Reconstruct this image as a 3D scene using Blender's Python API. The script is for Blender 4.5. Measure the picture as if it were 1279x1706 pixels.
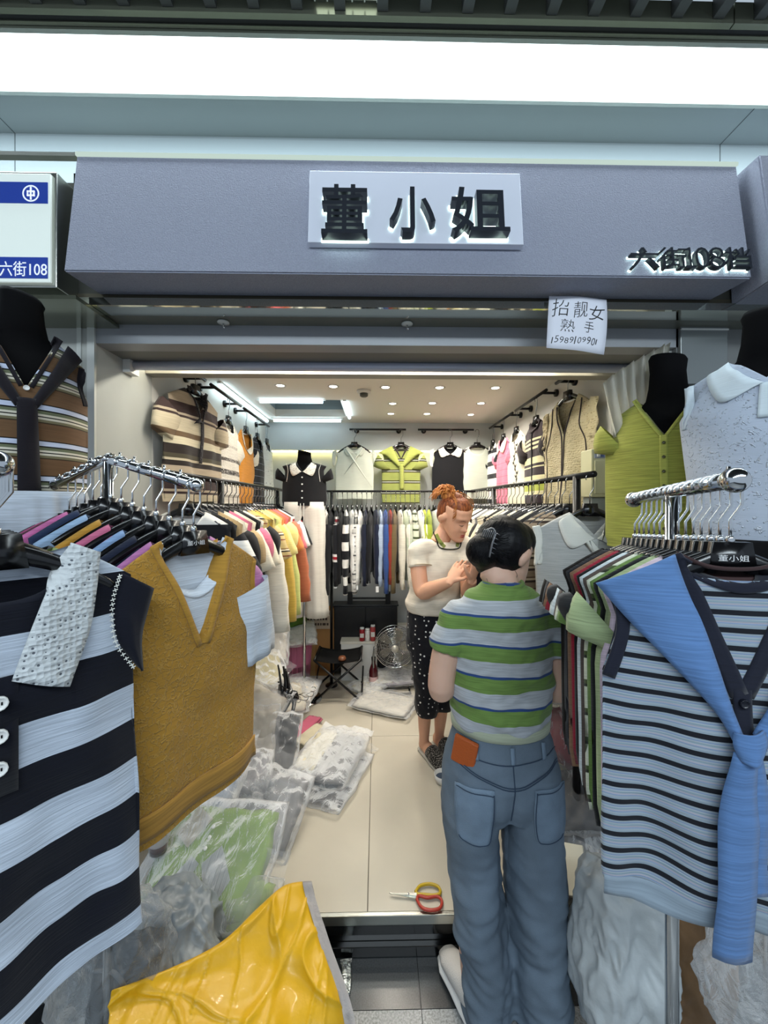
import bpy, bmesh, math, random
from mathutils import Vector, Matrix, noise
from mathutils.bvhtree import BVHTree
for o in list(bpy.data.objects): bpy.data.objects.remove(o)
S = bpy.context.scene; COL = S.collection
rnd = random.Random(7)
# ------------------------------------------------------------------ camera
YAW = math.radians(-1.0); FPX = 650.0
cd = bpy.data.cameras.new('camera'); cam = bpy.data.objects.new('camera', cd); COL.objects.link(cam)
cam.location = (0, 0, 1.6); cam.rotation_euler = (math.radians(90), 0, YAW)
cd.sensor_fit = 'VERTICAL'; cd.sensor_height = 24; cd.lens = 24*FPX/1706; cd.shift_y = -13/1706; cd.clip_start = .02
S.camera = cam
# ------------------------------------------------------------------ world, exposure, lights
S.view_settings.view_transform = 'Standard'; S.view_settings.look = 'None'
S.view_settings.gamma = 1; S.view_settings.use_curve_mapping = False; S.view_settings.exposure = 0.45
w = bpy.data.worlds.new('world'); S.world = w; w.use_nodes = True
w.node_tree.nodes['Background'].inputs[0].default_value = (.70, .84, 1.0, 1)
w.node_tree.nodes['Background'].inputs[1].default_value = .42
def area(name, loc, rot, sx, sy, power, col):
    l = bpy.data.lights.new(name, 'AREA'); l.shape = 'RECTANGLE'; l.size = sx; l.size_y = sy; l.energy = power; l.color = col
    o = bpy.data.objects.new(name, l); o.location = loc; o.rotation_euler = rot; COL.objects.link(o); return o
# the light band of the corridor across the way, above and behind the camera
area('corridor_light', (0, -1.3, 3.0), (math.radians(38), 0, 0), 4.5, .35, 100, (.80, .92, 1))
# the lit corridor band in front of the shop (its diffuser is built below)
area('band_light', (0, 1.2, 2.93), (math.radians(12), 0, 0), 4.2, .14, 13, (.82, .94, 1))
# recessed lamps of the shop ceiling
DOWN = [(467,643),(555,644),(642,645),(732,645),(825,645),(654,672),(720,671),(801,671),(651,689),(711,689),(784,690)]
ZC = 2.33; ZF = .13; BACK = 3.5; XL = -1.0; XR = 1.06
# ------------------------------------------------------------------ helpers
def at(px, py, Y):
    u = (px-639.5)/FPX; v = (840-py)/FPX
    x = u*math.cos(YAW)-math.sin(YAW); y = u*math.sin(YAW)+math.cos(YAW)
    t = Y/y
    return Vector((x*t, Y, 1.6+v*t))
def floor_at(px, py, z=ZF):
    u = (px-639.5)/FPX; v = (840-py)/FPX
    t = (z-1.6)/v
    return Vector(((u*math.cos(YAW)-math.sin(YAW))*t, (u*math.sin(YAW)+math.cos(YAW))*t, z))
def N3(x, y=0, z=0): return noise.noise(Vector((x, y, z)))
def lerp(a, b, t): return a+(b-a)*t
def sstep(a, b, x):
    t = max(0, min(1, (x-a)/(b-a))); return t*t*(3-2*t)
def tag(o, label=None, cat=None, group=None, kind=None):
    if label: o['label'] = label
    if cat: o['category'] = cat
    if group: o['group'] = group
    if kind: o['kind'] = kind
    return o
def link(name, me, mat=None, parent=None, loc=None):
    o = bpy.data.objects.new(name, me); COL.objects.link(o)
    if mat is not None and not me.materials: me.materials.append(mat)
    if loc is not None: o.location = loc
    if parent: o.parent = parent
    return o
def mesh_from(name, v, f, smooth=True):
    me = bpy.data.meshes.new(name); me.from_pydata([tuple(p) for p in v], [], f); me.update()
    if smooth: me.shade_smooth()
    return me
def fin(name, bm, mat=None, parent=None, smooth=False, loc=None, recalc=True):
    if recalc: bmesh.ops.recalc_face_normals(bm, faces=bm.faces)
    me = bpy.data.meshes.new(name); bm.to_mesh(me); bm.free()
    if smooth: me.shade_smooth()
    return link(name, me, mat, parent, loc)
def empty(name, loc=(0,0,0), rz=0, label=None, cat=None, group=None):
    o = bpy.data.objects.new(name, None); COL.objects.link(o); o.location = loc; o.rotation_euler = (0,0,rz); o.empty_display_size = .05
    return tag(o, label, cat, group)
def bx(bm, x0, x1, y0, y1, z0, z1, bev=0):
    r = bmesh.ops.create_cube(bm, size=1)
    for v in r['verts']:
        v.co = Vector((lerp(x0,x1,v.co.x+.5), lerp(y0,y1,v.co.y+.5), lerp(z0,z1,v.co.z+.5)))
    if bev:
        es = list({e for v in r['verts'] for e in v.link_edges})
        bmesh.ops.bevel(bm, geom=es, offset=bev, segments=2, affect='EDGES', profile=.5)
    return r['verts']
def box(name, x0, x1, y0, y1, z0, z1, mat, parent=None, bev=0, loc=None):
    bm = bmesh.new(); bx(bm, x0, x1, y0, y1, z0, z1, bev); return fin(name, bm, mat, parent, loc=loc)
def quad8(bm, pts):
    """eight corners: 4 of the front ring, 4 of the back ring"""
    vs = [bm.verts.new(p) for p in pts]
    for f in ((0,1,2,3),(7,6,5,4),(0,4,5,1),(1,5,6,2),(2,6,7,3),(3,7,4,0)): bm.faces.new([vs[i] for i in f])
def frame_axes(t, up=Vector((0,0,1))):
    t = t.normalized(); 
    if abs(t.dot(up)) > .98: up = Vector((0,1,0))
    s = t.cross(up).normalized(); u = s.cross(t).normalized(); return s, u
def tube(bm, pts, r, n=8, cap=True, up=Vector((0,0,1))):
    """sweep; r is a number, or a list of numbers or (side, up) pairs"""
    pts = [Vector(p) for p in pts]; rings = []
    ps = None
    for i, p in enumerate(pts):
        a = pts[max(0,i-1)]; b = pts[min(len(pts)-1,i+1)]
        t = (b-a).normalized()
        if ps is None: s, u = frame_axes(t, up)
        else:
            s = (ps-t*ps.dot(t)).normalized(); u = s.cross(t).normalized()
        ps = s
        rr = r[i] if isinstance(r, list) else r
        ra, rb = rr if isinstance(rr, (list, tuple)) else (rr, rr)
        rings.append([bm.verts.new(p+s*(ra*math.cos(k*2*math.pi/n))+u*(rb*math.sin(k*2*math.pi/n))) for k in range(n)])
    for A, B in zip(rings, rings[1:]):
        for k in range(n): bm.faces.new((A[k], A[(k+1)%n], B[(k+1)%n], B[k]))
    if cap:
        bm.faces.new(rings[0][::-1]); bm.faces.new(rings[-1])
    return rings
def lathe(bm, prof, c=(0,0,0), n=24, cap=True):
    c = Vector(c); rings = []
    for r, z in prof: rings.append([bm.verts.new(c+Vector((r*math.cos(k*2*math.pi/n), r*math.sin(k*2*math.pi/n), z))) for k in range(n)])
    for A, B in zip(rings, rings[1:]):
        for k in range(n): bm.faces.new((A[k], A[(k+1)%n], B[(k+1)%n], B[k]))
    if cap: bm.faces.new(rings[0][::-1]); bm.faces.new(rings[-1])
def smoothpath(pts, k=6):
    pts = [Vector(p) for p in pts]; out = []
    for i in range(len(pts)-1):
        p0 = pts[max(0,i-1)]; p1 = pts[i]; p2 = pts[i+1]; p3 = pts[min(len(pts)-1,i+2)]
        for j in range(k):
            t = j/k
            out.append(.5*((2*p1)+(p2-p0)*t+(2*p0-5*p1+4*p2-p3)*t*t+(3*p1-p0-3*p2+p3)*t**3))
    out.append(pts[-1]); return out
# ------------------------------------------------------------------ materials
MC = {}
def lin(c):
    if isinstance(c, str): c = [int(c[i:i+2],16)/255 for i in (0,2,4)]
    return tuple((x/12.92 if x <= .04045 else ((x+.055)/1.055)**2.4) for x in c[:3])+(1,)
def new_mat(name):
    m = bpy.data.materials.new(name); m.use_nodes = True; return m, m.node_tree.nodes, m.node_tree.links, m.node_tree.nodes['Principled BSDF']
def plain(name, col, rough=.5, metal=0, bump=0, bscale=80, var=0, vscale=6, spec=.5, coat=0, emit=0, alpha=1, sheen=0):
    if name in MC: return MC[name]
    m, n, l, b = new_mat(name); c = lin(col)
    b.inputs['Base Color'].default_value = c; b.inputs['Roughness'].default_value = rough; b.inputs['Metallic'].default_value = metal
    b.inputs['Specular IOR Level'].default_value = spec; b.inputs['Coat Weight'].default_value = coat; b.inputs['Alpha'].default_value = alpha
    if sheen: b.inputs['Sheen Weight'].default_value = sheen
    if emit: b.inputs['Emission Color'].default_value = c; b.inputs['Emission Strength'].default_value = emit
    tc = n.new('ShaderNodeTexCoord')
    if var:
        t = n.new('ShaderNodeTexNoise'); t.inputs['Scale'].default_value = vscale; t.inputs['Detail'].default_value = 6; l.new(tc.outputs['Object'], t.inputs['Vector'])
        r = n.new('ShaderNodeMapRange'); r.inputs[1].default_value=.3; r.inputs[2].default_value=.7; r.inputs[3].default_value = 1-var; r.inputs[4].default_value = 1+var*.5; l.new(t.outputs[0], r.inputs[0])
        mx = n.new('ShaderNodeMix'); mx.data_type='RGBA'; mx.blend_type='MULTIPLY'; mx.inputs[0].default_value=1; mx.inputs[6].default_value=c; l.new(r.outputs[0], mx.inputs[7]); l.new(mx.outputs[2], b.inputs['Base Color'])
    if bump:
        t = n.new('ShaderNodeTexNoise'); t.inputs['Scale'].default_value = bscale; t.inputs['Detail'].default_value = 4; l.new(tc.outputs['Object'], t.inputs['Vector'])
        bp = n.new('ShaderNodeBump'); bp.inputs['Strength'].default_value = bump; bp.inputs['Distance'].default_value = .01; l.new(t.outputs[0], bp.inputs['Height']); l.new(bp.outputs[0], b.inputs['Normal'])
    MC[name] = m; return m
def glow(name, col, strength):
    if name in MC: return MC[name]
    m, n, l, b = new_mat(name); n.remove(b); e = n.new('ShaderNodeEmission'); e.inputs[0].default_value = lin(col); e.inputs[1].default_value = strength
    l.new(e.outputs[0], n['Material Output'].inputs[0]); MC[name] = m; return m
def film(name, col='F4F6F8', clear=.6, rough=.12, bscale=30, bump=.5):
    """thin crinkled polythene"""
    if name in MC: return MC[name]
    m, n, l, b = new_mat(name); b.inputs['Base Color'].default_value = lin(col); b.inputs['Roughness'].default_value = rough; b.inputs['Specular IOR Level'].default_value = .9
    tc = n.new('ShaderNodeTexCoord'); t = n.new('ShaderNodeTexNoise'); t.inputs['Scale'].default_value = bscale*.5; t.inputs['Detail'].default_value = 5; t.inputs['Distortion'].default_value = 2.5
    mp = n.new('ShaderNodeMapping'); mp.inputs['Scale'].default_value = (1,.6,1); l.new(tc.outputs['Object'], mp.inputs[0]); l.new(mp.outputs[0], t.inputs['Vector'])
    bp = n.new('ShaderNodeBump'); bp.inputs['Strength'].default_value = bump; bp.inputs['Distance'].default_value = .02; l.new(t.outputs[0], bp.inputs['Height']); l.new(bp.outputs[0], b.inputs['Normal'])
    tr = n.new('ShaderNodeBsdfTransparent'); mx = n.new('ShaderNodeMixShader')
    fr = n.new('ShaderNodeFresnel'); fr.inputs[0].default_value = 1.5; l.new(bp.outputs[0], fr.inputs['Normal'])
    rp = n.new('ShaderNodeMapRange'); rp.inputs[1].default_value=.03; rp.inputs[2].default_value=.40; rp.inputs[3].default_value = (1-clear)*.32; rp.inputs[4].default_value = .6; l.new(fr.outputs[0], rp.inputs[0])
    l.new(rp.outputs[0], mx.inputs[0]); l.new(tr.outputs[0], mx.inputs[1]); l.new(b.outputs[0], mx.inputs[2]); l.new(mx.outputs[0], n['Material Output'].inputs[0])
    MC[name] = m; return m
def cloth(name, col, stripes=None, period=.1, off=0, slub=.16, rough=.85, rib=900, bumps=.25, pat=None, pcol=None, pscale=20, psize=.3, axis='Z', relief=.9):
    """knit: stripes = [(start 0..1, colour), ...] repeating down the cloth in its own coordinates"""
    if name in MC: return MC[name]
    m, n, l, b = new_mat(name); b.inputs['Roughness'].default_value = rough; b.inputs['Specular IOR Level'].default_value = .25; b.inputs['Sheen Weight'].default_value = .12
    tc = n.new('ShaderNodeTexCoord'); sp = n.new('ShaderNodeSeparateXYZ'); l.new(tc.outputs['Object'], sp.inputs[0])
    if stripes:
        a = n.new('ShaderNodeMath'); a.operation = 'MULTIPLY_ADD'; a.inputs[1].default_value = -1/period; a.inputs[2].default_value = off+20; l.new(sp.outputs[axis], a.inputs[0])
        fr = n.new('ShaderNodeMath'); fr.operation = 'FRACT'; l.new(a.outputs[0], fr.inputs[0])
        cr = n.new('ShaderNodeValToRGB'); cr.color_ramp.interpolation = 'CONSTANT'; l.new(fr.outputs[0], cr.inputs[0])
        e = cr.color_ramp.elements; e[0].position = stripes[0][0]; e[0].color = lin(stripes[0][1]); e[1].position = stripes[1][0]; e[1].color = lin(stripes[1][1])
        for p, c in stripes[2:]:
            x = e.new(p); x.color = lin(c)
        src = cr.outputs[0]
    else:
        rgb = n.new('ShaderNodeRGB'); rgb.outputs[0].default_value = lin(col); src = rgb.outputs[0]
    hgt = None
    if pat in ('dots', 'flowers', 'lace'):
        v = n.new('ShaderNodeTexVoronoi'); v.inputs['Scale'].default_value = pscale; v.inputs['Randomness'].default_value = {'dots':.55,'flowers':.9,'lace':.5}[pat]
        mp = n.new('ShaderNodeMapping'); mp.inputs['Scale'].default_value = (1,.001 if pat!='dots' else 1,1); l.new(tc.outputs['Object'], mp.inputs[0]); l.new(mp.outputs[0], v.inputs['Vector'])
        lt = n.new('ShaderNodeMath'); lt.operation = 'LESS_THAN'; lt.inputs[1].default_value = psize; l.new(v.outputs['Distance'], lt.inputs[0])
        mx = n.new('ShaderNodeMix'); mx.data_type='RGBA'; l.new(lt.outputs[0], mx.inputs[0]); l.new(src, mx.inputs[6]); mx.inputs[7].default_value = lin(pcol); src = mx.outputs[2]
        if pat == 'lace': hgt = v.outputs['Distance']
    if pat in ('jacquard', 'embroidery'):
        v = n.new('ShaderNodeTexVoronoi'); v.feature = 'DISTANCE_TO_EDGE' if pat=='jacquard' else 'F1'; v.inputs['Scale'].default_value = pscale
        dn = n.new('ShaderNodeTexNoise'); dn.inputs['Scale'].default_value = pscale*.8
        va = n.new('ShaderNodeVectorMath'); va.operation='MULTIPLY_ADD'; va.inputs[1].default_value=(.05,.05,.05); l.new(tc.outputs['Object'], dn.inputs['Vector']); l.new(dn.outputs[1], va.inputs[0]); l.new(tc.outputs['Object'], va.inputs[2]); l.new(va.outputs[0], v.inputs['Vector'])
        r = n.new('ShaderNodeMapRange'); r.inputs[1].default_value=.02; r.inputs[2].default_value=.10 if pat=='jacquard' else .35; r.inputs[3].default_value = 1; r.inputs[4].default_value = 0; l.new(v.outputs['Distance'], r.inputs[0]); hgt = r.outputs[0]
        mx = n.new('ShaderNodeMix'); mx.data_type='RGBA'; mf = n.new('ShaderNodeMath'); mf.operation='MULTIPLY'; mf.inputs[1].default_value=.55; l.new(hgt, mf.inputs[0]); l.new(mf.outputs[0], mx.inputs[0]); l.new(src, mx.inputs[6]); mx.inputs[7].default_value = lin(pcol); src = mx.outputs[2]
    # slub: streaks along the courses of the knit
    mp = n.new('ShaderNodeMapping'); mp.inputs['Scale'].default_value = (7,7,190); l.new(tc.outputs['Object'], mp.inputs[0])
    t = n.new('ShaderNodeTexNoise'); t.inputs['Scale'].default_value = 1.6; t.inputs['Detail'].default_value = 3; l.new(mp.outputs[0], t.inputs['Vector'])
    r = n.new('ShaderNodeMapRange'); r.inputs[1].default_value=.35; r.inputs[2].default_value=.65; r.inputs[3].default_value = 1-slub; r.inputs[4].default_value = 1.0; l.new(t.outputs[0], r.inputs[0])
    mx = n.new('ShaderNodeMix'); mx.data_type='RGBA'; mx.blend_type='MULTIPLY'; mx.inputs[0].default_value=1; l.new(src, mx.inputs[6]); l.new(r.outputs[0], mx.inputs[7]); l.new(mx.outputs[2], b.inputs['Base Color'])
    bp = n.new('ShaderNodeBump'); bp.inputs['Strength'].default_value = bumps; bp.inputs['Distance'].default_value = .002; l.new(t.outputs[0], bp.inputs['Height'])
    if hgt is not None:
        b2 = n.new('ShaderNodeBump'); b2.inputs['Strength'].default_value = relief; b2.inputs['Distance'].default_value = .004; l.new(hgt, b2.inputs['Height']); l.new(bp.outputs[0], b2.inputs['Normal']); l.new(b2.outputs[0], b.inputs['Normal'])
    else: l.new(bp.outputs[0], b.inputs['Normal'])
    MC[name] = m; return m
CHROME = plain('chrome', 'D8DADC', .12, 1); STEEL = plain('brushed_steel', 'B9BBB4', .28, 1, bump=.05, bscale=200)
MIRROR = plain('mirror_steel', 'C9CBBE', .06, 1, bump=.03, bscale=9)
BLACKP = plain('black_plastic', '0C0C0E', .22, spec=.6); BLACKM = plain('black_metal', '101012', .35, .3)
WHITEP = plain('white_paint', 'DADAD6', .6, var=.04); GREYM = plain('grey_metal', '9A9C9A', .4, .2, var=.08)
CHROMED = plain('dark_chrome', '8E9092', .16, 1)
# ================================================================== the setting
def struct(o): return tag(o, kind='structure')
TILE = plain('cream_tile', 'CBC3B2', .22, var=.07, vscale=3, bump=.02, bscale=30)
GRANITE = plain('granite', '8C8F90', .3, var=.55, vscale=170)
DARKG = plain('dark_granite', '303335', .22, var=.35, vscale=220)
fl = struct(box('floor', XL-.1, XR+.1, 1.40, BACK+.12, .0, ZF-.008, plain('grout', '6E685C', .9)))
fl_xs = [XL-.1, -.835, -.035, .765, XR+.1]; fl_ys = [1.407, 2.475, BACK+.1]
for i in range(4):
    for j in range(2):
        box('floor_tile', fl_xs[i]+.0015, fl_xs[i+1]-.0015, fl_ys[j]+.0015, fl_ys[j+1]-.0015, ZF-.008, ZF, TILE, fl, bev=.001)
stp = struct(box('trim_1', XL-.3, XR+.3, 1.392, 1.408, ZF-.035, ZF+.001, STEEL, bev=.003))
tag(stp); 
k = struct(box('trim_2', XL-.3, XR+.3, 1.398, 1.41, .035, ZF-.035, plain('black_gloss', '08090A', .12, spec=.7)))
box('kick_ledge', XL-.3, XR+.3, 1.377, 1.398, 0, .036, plain('black_gloss', '08090A', .12), k, bev=.002)
cf = struct(box('ground', -3, 3, -2.5, 1.40, -.06, -.006, plain('grout2', '222222', .9)))
xs = [-2.26, -1.66, -1.06, -.46, .14, .74, 1.34, 1.94]
for a, b in zip(xs, xs[1:]):
    box('dark_paver', a+.001, b-.001, 1.235, 1.4, -.006, 0, DARKG, cf)
    for y in (.63, .03, -.57, -1.17): box('granite_paver', a+.001, b-.001, y+.002, y+.603, -.006, 0, GRANITE, cf)
WALLM = plain('shop_wall', 'B9BDBE', .6, var=.03); 
wl = struct(box('wall_left', XL-.12, XL, 1.75, BACK+.1, 0, 2.6, plain('side_wall', 'CDCBC4', .55, var=.03)))
wr = struct(box('wall_right', XR, XR+.12, 1.75, BACK+.1, 0, 2.6, MC['side_wall']))
wb = struct(box('wall_back', XL-.12, XR+.12, BACK+.07, BACK+.15, 0, 2.6, WALLM))
zled = at(600, 750, BACK).z
box('upper_panel', XL, XR, BACK, BACK+.07, zled, ZC, WALLM, wb)
box('led_strip', XL+.02, XR-.02, BACK+.03, BACK+.05, zled-.012, zled-.002, glow('cove_led', 'FFF0A0', 9), wb)
# ceiling with a hatch
hx0, hx1, hy0, hy1 = at(425,667,2.72).x, at(566,667,2.72).x, 2.74, 3.26
bm = bmesh.new()
bx(bm, XL-.12, XR+.12, 1.75, hy0, ZC, ZC+.06); bx(bm, XL-.12, XR+.12, hy1, BACK+.12, ZC, ZC+.06)
bx(bm, XL-.12, hx0, hy0, hy1, ZC, ZC+.06); bx(bm, hx1, XR+.12, hy0, hy1, ZC, ZC+.06)
ce = struct(fin('ceiling', bm, plain('ceiling_paint', 'E6E2DA', .7)))
bm = bmesh.new(); bx(bm, hx0-.02, hx1+.02, hy0-.02, hy1+.02, ZC+.2, ZC+.22)
for a in ((hx0-.02,hx0,hy0,hy1),(hx1,hx1+.02,hy0,hy1),(hx0,hx1,hy0-.02,hy0),(hx0,hx1,hy1,hy1+.02)): bx(bm, *a, ZC+.06, ZC+.2)
fin('hatch_recess', bm, plain('hatch_grey', '8FA0A8', .5), ce)
COOLT = glow('cool_tube', 'D8F4FF', 7)
def tube_lamp(a, b, label, r=.012):
    a, b = Vector(a), Vector(b); d = (b-a).normalized()
    t = empty('tube_light', (a+b)/2, 0, label, 'lamp', 'white tube lights round the ceiling hatch')
    bm = bmesh.new(); tube(bm, [a-t.location, b-t.location], r, 10); fin('tube', bm, COOLT, t, True)
    bm = bmesh.new(); z = Vector((0,0,r*1.1)); tube(bm, [a-d*.02+z-t.location, b+d*.02+z-t.location], (r*1.0, r*.5), 6); fin('batten', bm, WHITEP, t)
tube_lamp((hx0+.03, hy0-.01, ZC-.014), (hx1-.12, hy0-.01, ZC-.014), 'cool white tube light along the front edge of the ceiling hatch')
tube_lamp((hx1+.03, hy0+.02, ZC-.014), (hx1+.03, hy1-.03, ZC-.014), 'short white tube light at the right edge of the ceiling hatch')
tube_lamp((hx0-.03, hy1+.06, ZC-.02), (hx1-.05, hy1+.06, ZC-.02), 'white tube light between the ceiling hatch and the back wall')
tube_lamp((XL+.06, 2.35, ZC-.02), (XL+.06, 3.35, ZC-.02), 'long white tube light in the corner of ceiling and left wall')
WARM = glow('downlight_lens', 'FFF6E4', 9)
for i, (px, py) in enumerate(DOWN):
    Y = (ZC-1.6)*FPX/(840-py); p = at(px, py, Y); p.z = ZC
    t = empty('downlight', p, 0, None, 'lamp', 'round recessed lamps in the shop ceiling')
    row = 'front' if py < 650 else ('middle' if py < 680 else 'back')
    kx = [q[0] for q in DOWN if abs(q[1]-py) < 8].index(px); kn = ['first','second','third','fourth','fifth'][kx]
    t['label'] = f'round recessed ceiling lamp, {kn} from the left wall in the {row} row'
    bm = bmesh.new(); lathe(bm, [(.024,-.002),(.033,-.005),(.036,-.002),(.036,.002),(.024,.002)], n=20, cap=False); fin('rim', bm, WHITEP, t, True)
    bm = bmesh.new(); lathe(bm, [(.024,-.002),(.024,.001)], n=20); fin('lens', bm, WARM, t)
    l = bpy.data.lights.new('downlight_lamp', 'SPOT'); l.energy = 12; l.color = (1, .93, .82); l.spot_size = 2.7; l.spot_blend = .8; l.shadow_soft_size = .03
    o = bpy.data.objects.new('downlight_lamp', l); COL.objects.link(o); o.parent = t; o.location = (0,0,-.012)
p = at(606, 651, (ZC-1.6)*FPX/189); p.z = ZC
t = empty('smoke_detector', p, 0, 'round white smoke detector between the ceiling lamps', 'detector')
bm = bmesh.new(); lathe(bm, [(.045,0),(.045,-.012),(.036,-.018)], n=24); fin('base', bm, WHITEP, t, True)
bm = bmesh.new(); lathe(bm, [(.026,-.018),(.026,-.034),(.018,-.040)], n=20); fin('sensor_head', bm, plain('grille_grey', '55554F', .6), t, True)
# ---- front of the shop: jambs, header, facade
JM = plain('jamb_panel', 'A9ABA6', .45, var=.04); HM = plain('header_grey', '8F9296', .4, .1, var=.05)
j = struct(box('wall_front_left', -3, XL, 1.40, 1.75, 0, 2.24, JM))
box('corner_strip', XL-.022, XL+.004, 1.392, 1.402, .13, 2.235, plain('pale_strip', 'C6C8C4', .3, .4), j)
box('corner_strip', XL-.06, XL-.045, 1.395, 1.402, .13, 2.235, MC['pale_strip'], j)
xr_front = at(1126, 700, 1.4).x
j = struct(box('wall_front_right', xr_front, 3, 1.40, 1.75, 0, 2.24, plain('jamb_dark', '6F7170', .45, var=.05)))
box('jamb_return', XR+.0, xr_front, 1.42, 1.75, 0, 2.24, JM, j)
hd = struct(box('beam', XL-.01, xr_front+.01, 1.40, 1.47, 2.17, 2.27, HM))
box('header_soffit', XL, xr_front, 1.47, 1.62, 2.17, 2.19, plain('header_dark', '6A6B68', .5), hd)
box('header_back', XL, xr_front, 1.70, 1.76, 2.165, ZC+.06, plain('header_beige', '9A978C', .5), hd)
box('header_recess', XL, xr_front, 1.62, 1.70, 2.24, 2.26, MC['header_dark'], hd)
bm = bmesh.new(); tube(bm, [(XL+.03, 1.58, 2.155), (xr_front-.03, 1.58, 2.155)], .018, 12); rl = fin('roller_tube', bm, plain('lavender_tube', 'B4B8C8', .35, .2), None, True)
tag(rl, 'pale round roller tube across the top of the shop opening', 'roller')
for x in (XL+.015, xr_front-.015): box('end_bracket', x-.014, x+.014, 1.55, 1.61, 2.12, 2.18, WHITEP, rl)
a = at(230, 606, 1.68); b = at(994, 609, 1.68)
ls = box('led_strip_light', a.x, b.x, 1.675, 1.69, a.z-.006, a.z+.006, glow('warm_led', 'FFF6DC', 14)); tag(ls, 'thin glowing white LED strip across the top of the opening', 'lamp')
box('led_channel', a.x-.02, b.x+.02, 1.691, 1.70, a.z-.012, a.z+.014, WHITEP, ls)
l = area('led_strip_lamp', ((a.x+b.x)/2, 1.665, a.z-.01), (math.radians(-10),0,0), 1.6, .02, 7, (1,.95,.84))
# soffit under the fascia
sf = struct(box('trim_3', -3, 3, 1.275, 1.40, 2.262, 2.28, plain('soffit_bronze', '5A5648', .3, .6, var=.1)))
m1 = at(600, 520, 1.30)
box('mirror_strip', -3, 3, 1.26, 1.33, m1.z-.004, m1.z+.02, MIRROR, sf)
box('soffit_panel', -3, 3, 1.33, 1.40, m1.z-.002, m1.z+.018, plain('soffit_grey', '77796F', .35, .4, var=.08), sf)
for px in (372, 678):
    p = at(px, 538, 1.37); t = empty('ceiling_bracket', (p.x, 1.37, m1.z-.004), 0, 'small clear plastic hook under the soffit, '+('left one' if px < 500 else 'middle one'), 'hook')
    bm = bmesh.new(); lathe(bm, [(.02,0),(.02,-.004),(.008,-.006)], n=14); fin('plate', bm, plain('clear_plastic', 'C8CCC8', .15), t, True)
    bm = bmesh.new(); tube(bm, [(0,0,-.004),(0,0,-.018),(.006,-.004,-.022)], .003, 6); fin('peg', bm, CHROME, t, True)
# upper wall, cove, light band
zw = at(640, 232, 1.45).z
uw = struct(box('wall_upper', -3, 3, 1.45, 1.6, 2.28, zw, plain('upper_wall', '9AA6AA', .5)))
cv = struct(box('ceiling_cove', -3, 3, 1.296, 1.6, zw, zw+.05, plain('cove_paint', '9FAAAC', .55)))
for x in (at(25,215,1.45).x, at(1199,240,1.45).x):
    box('panel_joint', x-.0012, x+.0012, 1.4485, 1.4505, 2.3, zw, plain('joint', '5E6668', .8), uw); box('panel_joint', x-.0012, x+.0012, 1.298, 1.45, zw-.0012, zw+.001, MC['joint'], cv)
DIFF = glow('band_diffuser', 'EAFBFF', 3.2)
lb = tag(empty('light_band', (0, 1.2, zw)), 'broad glowing white light band above the shop front', 'lamp')
bm = bmesh.new(); quad8(bm, [(-3, 1.296, 0), (3, 1.296, 0), (3, 1.135, .0), (-3, 1.135, .0), (-3, 1.296, .05), (3, 1.296, .05), (3, 1.135, .05), (-3, 1.135, .05)])
for v in bm.verts: v.co.y -= 1.2
fin('diffuser', bm, DIFF, lb)
box('steel_edge', -3, 3, .096, .108, -.008, .03, STEEL, lb); box('steel_edge', -3, 3, -.077, -.065, -.008, .02, STEEL, lb)
tr = struct(box('trim_4', -3, 3, 1.113, 1.122, zw+.0, zw+.06, plain('olive_metal', '8E9280', .25, .7)))
box('black_channel', -3, 3, 1.098, 1.113, zw+.003, zw+.06, BLACKM, tr)
box('olive_panel', -3, at(1240,40,1.05).x, 1.083, 1.098, zw, zw+.06, MC['olive_metal'], tr)
box('olive_panel', at(1240,40,1.05).x+.004, 3, 1.083, 1.098, zw, zw+.06, MC['olive_metal'], tr)
cg = struct(box('ceiling_corridor', -3, 3, -2.5, 1.083, zw+.16, zw+.2, plain('ceiling_dark', '101214', .6)))
x = -2.95
while x < 3:
    box('slat', x, x+.03, -2.5, 1.082, zw+.01, zw+.15, plain('slat_grey', '4A4C4A', .5, .2), cg); x += .118
# glowing grid lamp between the slats
gl = empty('grid_lamp', at(575, 4, 1.045), 0, 'small square grid lamp between the dark ceiling slats at top', 'lamp'); gl.location.z = zw+.03
box('lamp_body', -.09, .09, -.05, .03, 0, .03, STEEL, gl); box('lens', -.085, .085, -.045, .025, -.004, 0, glow('grid_glow', 'F2FFF2', 1.6), gl)
for i in range(6): box('grille_bar', -.085+.034*i-.002, -.085+.034*i+.002, -.045, .025, -.012, -.004, CHROME, gl)
# ---- stucco fascia
ST = plain('stucco', '9498A8', .85, bump=.55, bscale=260, var=.10, vscale=200)
def fascia(name, xl0, xr0, dy=0, dz=0):
    zb = at(640, 457, 1.15).z+dz; zt = at(640, 267, 1.2).z; zb2 = zb
    bm = bmesh.new()
    quad8(bm, [(xl0,1.15+dy,zb),(xr0,1.15+dy,zb),(xr0,1.2+dy,zt),(xl0,1.2+dy,zt),(xl0+.02,1.275,zb2-.002),(xr0-.02,1.275,zb2-.002),(xr0,1.275,zt),(xl0,1.275,zt)])
    bmesh.ops.bevel(bm, geom=list(bm.edges), offset=.004, segments=2, affect='EDGES')
    return fin(name, bm, ST, None)
xa, xb = at(105,452,1.15).x, at(1253,462,1.15).x
fa = fascia('signboard', xa, xb); tag(fa, 'long grey stucco signboard leaning out above the shop opening', 'signboard')
box('top_strip', xa, xb, 1.195, 1.30, at(640,267,1.2).z-.002, at(640,267,1.2).z+.008, glow('top_led', 'E8FFF4', .5), fa)
f2 = fascia('signboard', xb+.03, xb+.9, -.04, -.02); tag(f2, 'neighbouring grey stucco signboard cut off at the right edge', 'signboard')
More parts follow.
